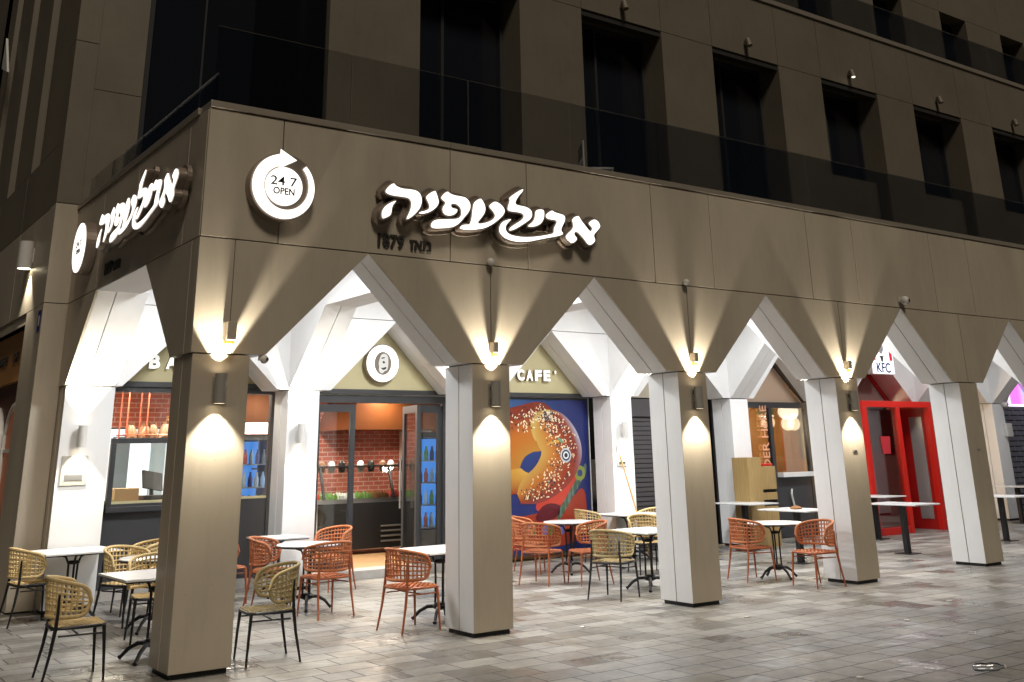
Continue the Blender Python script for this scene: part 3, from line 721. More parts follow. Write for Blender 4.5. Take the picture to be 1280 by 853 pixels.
xc = (colx(6)+colx(7))/2; t = thing('light_box_gable', 'glowing pink and cyan triangular light box above the far right grille shutter', 'sign')
mb = MB(); n = 24
for i in range(n):
    xa, xb = xc-1.13+2.26*i/n, xc-1.13+2.26*(i+1)/n; f_ = lambda x: 2.74+1.1*(1-abs(x-xc)/1.13)
    def cc(x):
        u = (x-xc)*1.9; return (.5+.5*math.sin(u*2+.6), .15+.3*max(0, math.sin(u*2-1.9)), .75) if abs((x-xc)) > .09 else (.9, .9, .95)
    b = len(mb.v); mb.v += [(xa, 5.55, 2.76), (xb, 5.55, 2.76), (xb, 5.55, f_(xb)), (xa, 5.55, f_(xa))]; mb.face((b, b+1, b+2, b+3), M['inkglow'], [cc(xa), cc(xb), cc(xb), cc(xa)])
mb.build('lit_face', t)
mb = MB(); mb.prism([(xc-1.14, 2.75), (xc+1.14, 2.75), (xc, 3.86)], XZ, 5.555, 5.64, M['frame']); mb.build('casing', t)
mb = MB(); mb.box(xc-1.13, xc+1.13, 5.53, 5.55, 2.715, 2.755, emi('tube_white', (.95, .9, 1), 2.5)); mb.build('light_strip', t)

# order-here shop front
OF = thing('takeaway_shop', 'dark framed glass shop front with vertical order lettering behind the orange chairs', 'shop front')
xa, xb = colx(3)+PW, colx(4)-PW; yo = 5.66
mb = MB(); mb.box(xa, xb, yo, yo+.08, 2.60, 2.72, M['frame'])
for x in (xa, xa+1.36, xb-.09): mb.box(x, x+.10, yo, yo+.08, 0, 2.60, M['frame'])
mb.box(xa+.1, xa+1.36, yo, yo+.08, 0, .1, M['frame'])
xm = (xa+xb)/2
mb.prism([(xm-.05, 3.86), (xm+.05, 3.86), (xb+.05, 2.72), (xb-.08, 2.72)], XZ, yo-.01, yo+.07, M['frame'])
mb.build('frame', OF)
mb = MB(); mb.box(xa+1.46, xb-.09, yo+.01, yo+.07, .02, 1.20, M['charcoal']); mb.build('lower_panel', OF)
mb = MB(); mb.box(xa+1.46, xb-.02, yo-.16, yo-.002, 1.20, 1.29, M['marble']); mb.build('counter_ledge', OF)
mb = MB(); mb.box(xa+.1, xa+1.36, yo+.035, yo+.043, .1, 2.6, M['shopglass']); mb.box(xa+1.46, xb-.09, yo+.035, yo+.043, 1.2, 2.6, M['shopglass']); mb.build('pane', OF)
tm = text_mesh('ORDER HERE', .30, .006, mat('peach_vinyl', (.72, .36, .22), .5), .003, fit=(1.70, .21))
o = put(tm, 'lettering', OF, (xa+1.17, yo-.004, 1.80)); o.rotation_euler = (0, R(-90), 0)
mb = MB(); mb.prism([(xm-1.2, 2.72), (xm+1.2, 2.72), (xm, 3.85)], XZ, yo+.08, yo+.11, mat('peach_board', (.50, .36, .26), .6)); mb.build('gable_panel', OF)
tp = MB(); tp.tube([(xa+1.85, yo-.012, .95), (xa+1.80, yo-.035, .85), (xa+1.86, yo-.03, .62)], .022, 8, M['lampw']); tp.build('handle', OF)

# red portal
RP = thing('red_entrance_portal', 'bright red framed glass vestibule projecting from the right hand arcade bay', 'entrance')
x0, x1, y0, y1 = 16.12, 18.62, 4.55, 5.62; zt2 = 2.72; t_ = .13
xm1 = 17.42
mb = MB()
for x, y in ((x0, y0), (xm1-t_, y0), (x1-t_, y0), (x1-t_, y1-t_)): mb.box(x, x+t_, y, y+t_, 0, zt2-t_, M['red'])
mb.box(x0, x1, y0, y0+t_, zt2-t_, zt2, M['red']); mb.box(x0, x0+t_, y0+t_, y1, zt2-t_, zt2, M['red']); mb.box(x1-t_, x1, y0+t_, y1, zt2-t_, zt2, M['red'])
mb.box(x0+t_, xm1-t_, y0+.01, y0+t_-.01, .0, .14, M['red'])
mb.build('portal_frame', RP, bevel=.005)
mb = MB(); mb.box(x0+t_, xm1-t_, y0+.055, y0+.065, .14, zt2-t_, M['shopglass']); mb.build('glass_screen', RP)
mb = MB(); mb.box(xm1, x1-t_, y1-.1, y1-.03, 0, zt2-t_, M['redin']); mb.box(x0+t_, x1-t_, y0+t_, y1, zt2-.05, zt2-.02, M['redin']); mb.build('back_panel', RP)
mb = MB()
xi0, xi1 = x0+.2, xm1-.2
for a in ((xi0, xi0+.1, .05, 2.5), (xi1-.1, xi1, .05, 2.5)): mb.box(a[0], a[1], y1-.06, y1-.01, a[2], a[3], M['red'])
mb.box(xi0+.1, xi1-.1, y1-.06, y1-.01, 2.4, 2.5, M['red']); mb.box(xi0+.1, xi1-.1, y1-.06, y1-.01, .05, .2, M['red'])
o = mb.build('inner_door', RP)
h = MB(); h.tube([(xi0+.22, y1-.11, .9), (xi0+.22, y1-.11, 1.75)], .015, 8, M['black']); h.build('handle', o)
gl = MB(); gl.box(xi0+.1, xi1-.1, y1-.04, y1-.032, .2, 2.4, M['shopglass']); gl.build('pane', o)
mb = MB(); mb.box(x1-.09, x1-.05, y0+t_, y1-t_, .0, zt2-t_, M['redin']); mb.build('side_wall', RP)
mb = MB(); mb.box(x1-.105, x1-.092, y0+t_+.10, y0+t_+.42, .22, 2.4, mat('pane_grey', (.25, .24, .23), .2)); mb.build('side_pane', RP)
bk = MB(); bk.prism([(16.72, 1.62), (16.98, 1.62), (17.02, 1.98), (16.68, 1.98)], XZ, y0+.05, y0+.0535, mat('red_vinyl', (.45, .02, .03), .5)); bk.build('bucket_sticker', RP)
mb = MB(); xm = (colx(4)+colx(5))/2; mb.prism([(xm-1.2, 2.76), (xm+1.2, 2.76), (xm, 3.84)], XZ, 5.60, 5.66, mat('dusky_board', (.24, .15, .13), .6)); o = mb.build('gable_board'); tag(o, 'dusky brown triangular gable board above the red entrance portal', 'gable board')
mb = MB(); mb.prism([(xm-.10, 3.80), (xm-.0, 3.80), (xm+1.1, 2.74), (xm+.98, 2.74)], XZ, 5.55, 5.59, M['redin']); o = mb.build('red_trim'); tag(o, 'dark red sloping trim bar on the gable above the red entrance portal', 'trim')
KS = thing('light_box_sign', 'white lit box sign with blue KFC letters and red stripes over the red entrance', 'sign', (17.45, 4.85, 3.66))
mb = MB(); mb.box(-.41, .41, .0, .14, -.34, .46, M['lampw']); mb.build('casing', KS, bevel=.01)
mb = MB(); mb.box(-.395, .395, -.012, -.002, -.325, .445, emi('sign_white', (.95, .97, 1), .85)); mb.build('lit_face', KS)
put(text_mesh('KFC', .3, .004, mat('sign_blue', (.008, .016, .18), .4), .005, fit=(.50, .22)), 'lettering', KS, (.0, -.013, -.19))
mb = MB()
for x in (-.36, .26): mb.prism([(x, -.03), (x+.10, -.03), (x+.08, .445), (x-.02, .445)], XZ, -.018, -.013, mat('sign_red', (.6, .01, .04), .4, emit=(.8, .01, .05), es=.5))
mb.build('stripes', KS)
mb = MB(); mb.prism([(-.08, .04), (-.05, -.06), (.0, -.06), (.02, .04), (.07, .07), (-.12, .07)], XZ, -.018, -.013, M['darktxt']); mb.prism([(-.12, .36), (-.13, .22), (-.07, .12), (.0, .12), (.06, .22), (.05, .36), (-.03, .40)], XZ, -.018, -.0135, mat('emblem_pale', (.5, .5, .55), .5)); mb.build('emblem', KS)

# ------------------------------------------------------------------ interiors (seen through the glass)
mb = MB(); mb.box(.66, 9.4, 5.95, 11.2, .02, .115, M['woodfloor']); o = mb.build('shop_floor'); o['kind'] = 'structure'
mb = MB(); mb.box(.66, 9.4, 5.95, 11.2, 3.0, 3.06, M['plaster']); o = mb.build('shop_ceiling'); o['kind'] = 'structure'
mb = MB(); mb.box(.60, .66, 5.95, 11.2, 0, 3.0, M['plaster']); mb.box(9.4, 9.46, 5.7, 11.2, 0, 3.0, M['plaster']); o = mb.build('shop_side_wall'); o['kind'] = 'structure'
BW = thing('brick_wall', 'red brick rear wall of the bakery seen through the window and doors', 'wall')
mb = MB(); mb.box(.66, 1.98, 10.6, 10.7, .1, 3.0, M['redbrick']); mb.box(1.98, 4.0, 10.6, 10.7, 2.36, 3.0, M['redbrick']); mb.box(4.0, 9.4, 10.6, 10.7, .1, 3.0, M['redbrick']); mb.build('brickwork', BW)
mb = MB(); mb.box(1.98, 2.06, 10.55, 10.6, .1, 2.36, M['whitetxt']); mb.box(2.06, 3.92, 10.62, 10.68, .1, 2.34, mat('back_room_glow', (.7, .74, .78), .6, emit=(.85, .93, 1), es=.8)); mb.build('doorway', BW)  # glowing sheet stands in for the bright room behind the doorway
mb = MB(); mb.box(2.16, 2.46, 10.54, 10.6, .15, 2.2, mat('slate_door', (.16, .22, .28), .5)); mb.box(2.86, 3.12, 10.54, 10.6, .15, 2.2, mat('pale_blue_door', (.35, .5, .62), .5)); mb.build('inner_door', BW)
mb = MB(); mb.prism([(6.2, 2.28), (8.7, 2.28), (8.2, 3.0), (6.5, 3.0)], XZ, 9.2, 10.58, M['copper']); o = mb.build('copper_hood'); tag(o, 'glossy copper brown extractor hood above the counter behind the doors', 'hood')
mb = MB(); mb.box(8.15, 8.55, 9.9, 10.58, .1, 2.27, M['whitetxt']); o = mb.build('white_column'); tag(o, 'white boxed column beside the brick wall behind the doors', 'column')
# hanging bread rack
BR = thing('bread_rack', 'copper wire rack of bread bags hanging from the bakery ceiling', 'rack', (2.15, 7.2, 0))
mb = MB()
for x in (-.75, -.45, .2, .75):
    for y in (-.2, .2): mb.tube([(x, y, 2.06), (x, y, 3.0)], .012, 6, M['rack'])
mb.build('hanging_rods', BR)
mb = MB(); mb.box(-.78, .78, -.22, .22, 2.04, 2.07, M['rack'])
for z in (2.16,): mb.tube([(-.78, -.22, z), (.78, -.22, z), (.78, .22, z), (-.78, .22, z)], .01, 6, M['rack'], closed=True)
mb.build('shelf', BR)
for k in range(9):
    mb = MB(); x = 1.52+k*.155
    kind = M['bagbread'] if k < 4 else M['bread']; hgt = .30 if k < 4 else .38
    for q in range(2):
        hq = hgt*random.uniform(.75, 1.05); mb.lathe((x+q*.05+random.uniform(-.02, .02), 7.08+q*.2, 2.075), [(.05, 0), (.075+random.uniform(0, .02), .04), (.08, hq*.4), (.085, hq*.6), (.055, hq*.85), (.05, hq*.9), (.065, hq)], 9, kind)
    mb.v = [(vx+(vz-2.07)*(.18 if k % 2 else -.12), vy, vz) for vx, vy, vz in mb.v]
    o = mb.build('bread_bag', smooth=True)
    tag(o, 'pale bagged loaf standing at the left of the hanging rack' if k < 4 else 'golden baguette loaf standing at the right of the hanging rack', 'bread', 'pale bread bags on the hanging rack' if k < 4 else 'golden loaves on the hanging rack')
CT = thing('service_counter', 'pale wooden service counter just inside the bakery window', 'counter')
mb = MB(); mb.box(.72, 3.1, 6.05, 6.65, 1.14, 1.20, M['card']); mb.build('counter_top', CT)
mb = MB(); mb.box(.76, 3.06, 6.12, 6.62, .12, 1.14, M['charcoal']); mb.build('counter_front', CT)
RG = thing('cash_register', 'black till with a tilted screen on the window counter', 'cash register', (1.68, 6.35, 1.20))
mb = MB(); mb.box(-.17, .17, -.16, .16, 0, .10, M['black']); mb.build('base', RG)
mb = MB(); mb.tube([(0, .05, .1), (0, .08, .22)], .03, 8, M['black']); mb.build('stand', RG)
mb = MB(); mb.obox((0, .06, .30), .36, .03, .26, Matrix.Rotation(R(-22), 3, 'X') @ Matrix.Rotation(R(25), 3, 'Z'), M['black']); mb.build('screen', RG)
mb = MB(); mb.box(-.17, .17, -.12, .12, 0, .21, M['card']); o = mb.build('cardboard_box', bevel=.006); o.location = (1.28, 6.35, 1.20); tag(o, 'open tan cardboard box on the counter left of the till', 'box')
mb = MB(); mb.box(-.10, .10, -.06, .06, 0, .05, M['leafgreen']); o = mb.build('green_box'); o.location = (1.02, 6.3, 1.20); tag(o, 'small green packet on the counter beside the cardboard box', 'packet')
# display case
DC = thing('display_case', 'black refrigerated salad counter with glass front facing the doors', 'display case', (0, 0, .12))
mb = MB(); mb.box(5.2, 8.1, 8.0, 8.9, .08, .86, M['black']); mb.box(4.0, 5.19, 8.2, 8.9, .08, .86, M['plaster'])
for k in range(4): mb.box(6.35, 7.6, 7.985, 7.998, .18+k*.085, .21+k*.085, M['steel'])
mb.build('cabinet', DC, bevel=.006)
for x in (5.3, 6.6, 7.9):
    mb = MB(); mb.lathe((x, 8.1, .04), [(.04, -.02), (.04, .02)], 12, M['black'], 'x'); mb.build('castor', DC)
mb = MB(); mb.box(4.0, 8.1, 8.05, 8.85, .86, .93, M['steel']); mb.build('worktop', DC)
mb = MB(); mb.prism([(8.02, .93), (8.03, .93), (8.25, 1.47), (8.24, 1.47)], YZ, 5.2, 8.1, M['shopglass']); mb.box(4.0, 8.1, 8.22, 8.6, 1.472, 1.50, M['black'])
[mb.prism([(8.0, .93), (8.05, .93), (8.27, 1.47), (8.22, 1.47)], YZ, q, q+.04, M['black']) for q in (5.2, 6.6, 8.06)]; mb.build('glass_front', DC)
for k in range(11):
    x = 4.2+k*.35; c = ('bread', 'plast', 'tomato', 'leafgreen', 'whitetxt', 'leafgreen', 'bread', 'tomato', 'plast', 'leafgreen', 'bread')[k]
    mb = MB(); mb.box(x, x+.32, 8.14, 8.6, 1.00, 1.03, M['steel']); [mb.lathe((x+.05+.055*(q % 5), 8.20+.11*(q//5), 1.025), [(.045, 0), (.045, .05+.04*random.random()), (.012, .09+.05*random.random())], 7, M[c]) for q in range(20)]; o = mb.build('food_tray', smooth=True)
    tag(o, 'steel tray of %s in the salad counter' % {'bread': 'brown rolls', 'plast': 'pale salad', 'tomato': 'chopped red vegetables', 'leafgreen': 'green leaves', 'whitetxt': 'white cheese'}[c], 'food tray', {'bread': 'trays of rolls', 'plast': 'trays of pale salad', 'tomato': 'trays of red vegetables', 'leafgreen': 'trays of green leaves', 'whitetxt': None}[c])
for k in range(13):
    mb = MB(); x = 5.3+k*.21+random.uniform(-.04, .04); mb.lathe((0, 0, 0), [(.055, 0), (.07, .1), (.06, .17), (.025, .2)], 10, M[('bagbread', 'whitetxt', 'black')[k % 3]]); o = mb.build('jar', smooth=True); o.location = (x, 8.40, 1.502)
    tag(o, 'small %s container on top of the salad counter' % ('pink', 'white', 'black')[k % 3], 'container', '%s containers on the salad counter' % ('pink', 'white', 'black')[k % 3])
for k in range(5):
    mb = MB(); mb.box(-.14, .14, -.1, .1, 0, .11+.05*(k % 2), M[('whitetxt', 'card', 'bagbread', 'whitetxt', 'plast')[k]]); o = mb.build('takeaway_box', bevel=.006); o.location = (4.25+.34*k+(2.1 if k > 2 else 0), 8.44, 1.502); tag(o, ('white', 'brown', 'pinkish', 'white', 'grey')[k]+(' food box on the top shelf left of the jars' if k < 3 else ' food box on the top shelf between the jars'), 'box', None)
# drinks fridges
def fridge(loc, label, rz=0):
    F = thing('drinks_fridge', label, 'fridge', loc, rz)
    mb = MB(); mb.box(-.40, -.36, -.3, .4, .0, 2.05, M['charcoal']); mb.box(.36, .40, -.3, .4, .0, 2.05, M['charcoal']); mb.box(-.36, .36, .36, .4, 0, 2.05, M['charcoal']); mb.box(-.36, .36, -.3, .36, 0, .42, M['charcoal']); mb.box(-.36, .36, -.3, .36, 1.96, 2.05, M['charcoal']); mb.build('cabinet', F)
    mb = MB(); mb.box(-.35, -.32, -.26, -.22, .45, 1.93, emi('blue_led', (.25, .55, 1), 6)); mb.box(.32, .35, -.26, -.22, .45, 1.93, emi('blue_led', (.25, .55, 1), 6)); mb.box(-.35, .35, .33, .35, .44, 1.94, emi('blue_back', (.06, .28, .85), .9)); mb.build('led_strip', F)
    for k in range(4):
        mb = MB(); z = .44+k*.37
        mb.box(-.35, .35, -.2, .33, z, z+.02, M['steel'])
        for q in range(6):
            c = random.choice(['blue', 'tomato', 'plast', 'leafgreen', 'blue', 'steel']); mb.lathe((-.28+q*.112, -.12, z+.02), [(.04, 0), (.042, .13), (.02, .2), (.018, .24)], 8, M[c])
        mb.build('shelf', F)
    mb = MB(); mb.box(-.38, .38, -.335, -.31, .44, 1.98, M['shopglass']); mb.box(-.40, -.35, -.345, -.302, .42, 2.0, M['black']); mb.box(.35, .40, -.345, -.302, .42, 2.0, M['black']); mb.build('door', F)
    return F
fridge((6.86, 7.05, .12), 'tall black drinks fridge glowing blue right of the open doors', R(-8)); fridge((7.84, 7.10, .12), 'second blue lit drinks fridge beside the first, further right', R(-8))
WF = fridge((3.75, 8.1, .12), 'drinks fridge with blue and pink cans behind the window right of the corner pillar', R(0))
mb = MB(); mb.box(-.40, .40, -.35, -.30, 2.06, 2.24, emi('fridge_header', (.9, .95, 1), 1.6)); mb.build('lit_header', WF)
mb = MB(); mb.prism([(2.95, 2.26), (4.4, 2.26), (4.4, 3.0), (2.95, 3.0)], XZ, 8.6, 8.66, M['copper']); o = mb.build('copper_panel'); tag(o, 'copper brown panel above the window drinks fridge', 'panel')  # plain copper brown panel above the fridge
# ceiling lights in the bakery
def ceiling_light(x, y, z, label, e, group, col=(1, .88, .72), r=.13):
    t = thing('ceiling_light', label, 'ceiling light', (x, y, z), 0, group)
    mb = MB(); mb.lathe((0, 0, 0), [(r, 0), (r, -.03)], 20, M['lampw']); mb.build('housing', t)
    mb = MB(); mb.lathe((0, 0, 0), [(r*.85, -.031), (r*.85, -.036)], 20, emi('ceiling_diffuser', col, 6)); mb.build('diffuser', t)
    l = light('AREA', 'lamp_glow', t, (0, 0, -.05), e, col, size=r*2); l.data.shape = 'DISK'
for x, y in ((1.2, 6.6), (2.3, 6.7), (1.9, 8.6), (3.4, 7.3), (4.7, 6.9), (5.6, 7.2), (5.4, 9.6), (7.0, 8.9), (7.7, 6.8)):
    ceiling_light(x, y, 2.995, 'round white downlight in the bakery ceiling', 62, 'downlights in the bakery ceiling')
# takeaway interior
mb = MB(); mb.box(12.8, 21.3, 5.75, 9.5, .0, .05, M['woodfloor']); o = mb.build('takeaway_floor'); o['kind'] = 'structure'
mb = MB(); mb.box(12.8, 21.3, 5.75, 9.5, 3.9, 3.95, M['charcoal']); o = mb.build('takeaway_ceiling'); o['kind'] = 'structure'
mb = MB(); mb.box(12.8, 18.6, 8.4, 8.5, .05, 3.9, M['woodwarm']); mb.box(18.6, 21.3, 8.4, 8.5, .05, 3.9, mat('grey_wall', (.22, .2, .19), .6)); mb.box(12.74, 12.8, 5.75, 8.5, 0, 3.9, M['charcoal']); mb.box(21.3, 21.36, 5.75, 8.5, 0, 3.9, M['charcoal']); o = mb.build('takeaway_wall'); o['kind'] = 'structure'
mb = MB(); mb.box(15.9, 17.6, 7.4, 8.1, .05, 1.5, M['woodwarm']); o = mb.build('takeaway_counter'); tag(o, 'warm wooden counter inside the takeaway behind the glass', 'counter')
def pendant(x, y, z, label, kind):
    t = thing('pendant_lamp', label, 'lamp', (x, y, z), 0, None)
    mb = MB(); mb.tube([(0, 0, .1), (0, 0, 3.9-z)], .01, 6, M['black']); mb.build('cord', t)
    if kind == 'globe':
        mb = MB(); n = 10; mb.lathe((0, 0, 0), [(max(.004, .17*math.sin(PI*i/n)), -.17*math.cos(PI*i/n)) for i in range(n+1)], 20, emi('globe_glow', (1, .86, .66), 3.2)); mb.build('globe', t, smooth=True)
    else:
        mb = MB(); mb.lathe((0, 0, 0), [(.20, -.14), (.17, .14), (.03, .17)], 20, M['cream']); mb.build('shade', t, smooth=True)
        mb = MB(); mb.lathe((0, 0, 0), [(.17, -.145), (.17, -.15)], 20, M['bulb']); mb.build('bulb', t)
    light('POINT', 'lamp_glow', t, (0, -.05, -.28), 75, (1, .78, .5), size=.15)
pendant(16.75, 7.2, 2.60, 'left glowing white globe lamp inside the takeaway', 'globe'); pendant(17.15, 7.35, 2.60, 'right glowing white globe lamp inside the takeaway', 'globe')
pendant(15.5, 6.7, 2.62, 'cream drum shade lamp inside the takeaway window', 'shade'); pendant(18.1, 6.9, 2.45, 'pale drum shade lamp behind the red portal glass', 'shade')
pendant(14.55, 6.9, 2.5, 'small orange lit shade lamp behind the order lettering', 'shade')

# ------------------------------------------------------------------ wall lamps
WARM = (1, .91, .75)
def wall_lamp(loc, rz, label, m, on=True, e=125, group=None, up=True, down=True, r=.055, h=.27, name='wall_lamp', e2=None):
    t = thing(name, label, 'wall lamp', loc, rz, group)
    mb = MB(); yc = -.098
    prof = [(r-.006, -h/2+.02), (r-.006, -h/2), (r, -h/2), (r, h/2), (r-.006, h/2), (r-.006, h/2-.02)]
    mb.lathe((0, yc, 0), prof, 28, m); mb.build('tube', t, smooth=True)
    mb = MB(); mb.box(-.03, .03, yc+r-.004, 0, -.045, .045, m); mb.box(-.045, .045, -.012, 0, -.11, .11, m); mb.build('bracket', t)
    if on:
        for s in ([1] if up else [])+([-1] if down else []):
            mb = MB(); mb.lathe((0, yc, s*(h/2-.018)), [(r-.008, .0), (r-.008, s*.004)], 20, M['bulb']); mb.build('lens', t)
            light('SPOT', 'lamp_beam', t, (0, yc, s*(h/2+.006)), e if s < 0 else (e2 or e*1.8), WARM, (0, .0, s), .02, R(92 if s < 0 else 72), .55 if s < 0 else .25)
    return t
ZLA = 2.42
wall_lamp((.275, .012, ZLA), 0, 'grey cylinder lamp lit up and down on the corner pillar', M['lamp'])
for k, s in ((0, 'on the second pillar from the corner'), (1, 'on the third pillar from the corner'), (2, 'on the fourth pillar from the corner')):
    wall_lamp((colx(k), .012, ZLA), 0, 'grey cylinder lamp '+s, M['lamp'])
wall_lamp((.27, YB, 2.10), 0, 'white cylinder lamp above the notice plate, left end pillar', M['lampw'], e=105)
wall_lamp((3.33, YB, 2.12), 0, 'white cylinder lamp on the white pillar left of the glass doors', M['lampw'], e=105)
wall_lamp((colx(1), YB, 2.15), 0, 'white cylinder lamp on the rear pillar hidden between doors and poster', M['lampw'], e=105)
wall_lamp((colx(2)-.02, YB, 2.15), 0, 'white cylinder lamp above the small notice right of the bagel poster', M['lampw'], e=105)
# inner faces of the front pillars
for k in range(3): wall_lamp((colx(k), TH, 2.15), PI, 'white cylinder lamp on the inner side of the %s pillar' % ('second', 'third', 'fourth')[k], M['lampw'], e=100)
wall_lamp((-.29, 6.65, 4.70), R(-90), 'cylinder wall lamp shining down on the dim wing at the far left', M['lampw'], e=120, up=False, r=.10, h=.40)
# ceiling lights of the arcade bays; the last two are added to brighten their bays
for k, (x, lab) in enumerate(((1.55, 'bakery window bay'), (4.96, 'glass door bay'), (8.09, 'poster bay'), (11.2, 'dark shutter bay'), (14.34, 'takeaway bay'), (17.47, 'red portal bay, added to brighten it'), (20.6, 'bay beyond the portal, added to brighten it'))):
    e = (152, 158, 152, 130, 110, 68, 60)[k]
    t = thing('arcade_light', 'square white ceiling light in the arcade vault over the '+lab, 'ceiling light', (x, 2.75, ZC))
    mb = MB(); mb.box(-.35, .35, -.35, .35, -.05, 0, M['lampw']); mb.build('housing', t)
    mb = MB(); mb.box(-.32, .32, -.32, .32, -.056, -.051, emi('panel_diffuser', (1, .96, .90), 3)); mb.build('diffuser', t)
    light('AREA', 'panel_glow', t, (0, 0, -.07), e, (.97, .985, 1), size=.6)
# small amber spotlights under the spandrels, floodlight knuckles, cameras
for k, x in enumerate((.33, colx(0), colx(1), colx(2))):
    t = thing('amber_spotlight', 'small bracket light with amber lens above the lamp on the %s pillar' % ('corner', 'second', 'third', 'fourth')[k], 'spotlight', (x, 0, 2.86))
    s = 1.25 if k == 0 else .85
    mb = MB(); mb.box(-.036*s, .036*s, -.12*s, -.001, .0, .14*s, M['clad']); mb.build('housing', t, bevel=.006)
    mb = MB(); mb.lathe((0, -.065*s, -.001), [(.042*s, 0), (.045*s, -.03), (.028*s, -.055), (.004, -.06)], 14, M['amber']); mb.build('lens', t, smooth=True)
for k, (x, z) in enumerate(((3.36, 3.885), (6.47, 3.885))):
    t = thing('knuckle_light', 'tiny round fitting on the panel joint above the %s pillar' % ('second', 'third')[k], 'light fitting', (x, 0, z))
    mb = MB(); n = 8; mb.lathe((0, -.06, 0), [(max(.004, .045*math.sin(PI*i/n)), -.045*math.cos(PI*i/n)) for i in range(n+1)], 14, M['lampw']); mb.build('ball', t, smooth=True)
    mb = MB(); mb.box(-.015, .015, -.04, 0, -.012, .012, M['lamp']); mb.build('arm', t)
def dome(loc, rz, label, sc=1):
    t = thing('security_camera', label, 'camera', loc, rz)
    mb = MB(); n = 8; mb.lathe((0, -.09, -.01), [(max(.004, .07*math.sin(PI*i/n)), -.07*math.cos(PI*i/n)) for i in range(n+1)], 16, M['lampw']); mb.build('dome', t, smooth=True)
    mb = MB(); mb.lathe((0, -.16, -.015), [(.03, 0), (.026, .02)], 12, M['black'], 'y'); mb.build('eye', t)
    mb = MB(); mb.box(-.04, .04, -.05, 0, -.03, .05, M['lampw']); mb.build('mount', t)
    if sc != 1: t.scale = (sc, sc, sc)
dome((11.2, 0, 3.97), R(15), 'white dome security camera on the fascia joint above the fourth arch')
dome((.70, .06, 2.715), R(30), 'grey dome security camera hanging beside the top of the corner pillar', .6)
dome((22.35, 4.98, 2.72), R(0), 'small camera at the top of the far right rear pillar')
# unlit spots above the upper windows
for k, x in enumerate([7.9+PIT*q for q in range(-1, 6)]):
    t = thing('facade_spot', 'small unlit spot lamp above an upper storey window' if k != 3 else 'small upper storey spot lamp with a glowing bulb', 'spot lamp', (x, YU, 9.16), 0, 'unlit spots above the upper windows' if k != 3 else None)
    mb = MB(); mb.tube([(0, -.09, .07), (0, -.13, -.08)], .055, 14, M['clad_dim']); mb.build('can', t)
    mb = MB(); mb.box(-.03, .03, -.13, 0, -.02, .06, M['lamp']); mb.build('bracket', t)
    if k == 3:
        mb = MB(); mb.lathe((0, -.133, -.088), [(.04, 0), (.03, -.012)], 12, emi('spot_bulb', (1, .9, .7), 2.0)); mb.build('bulb', t)

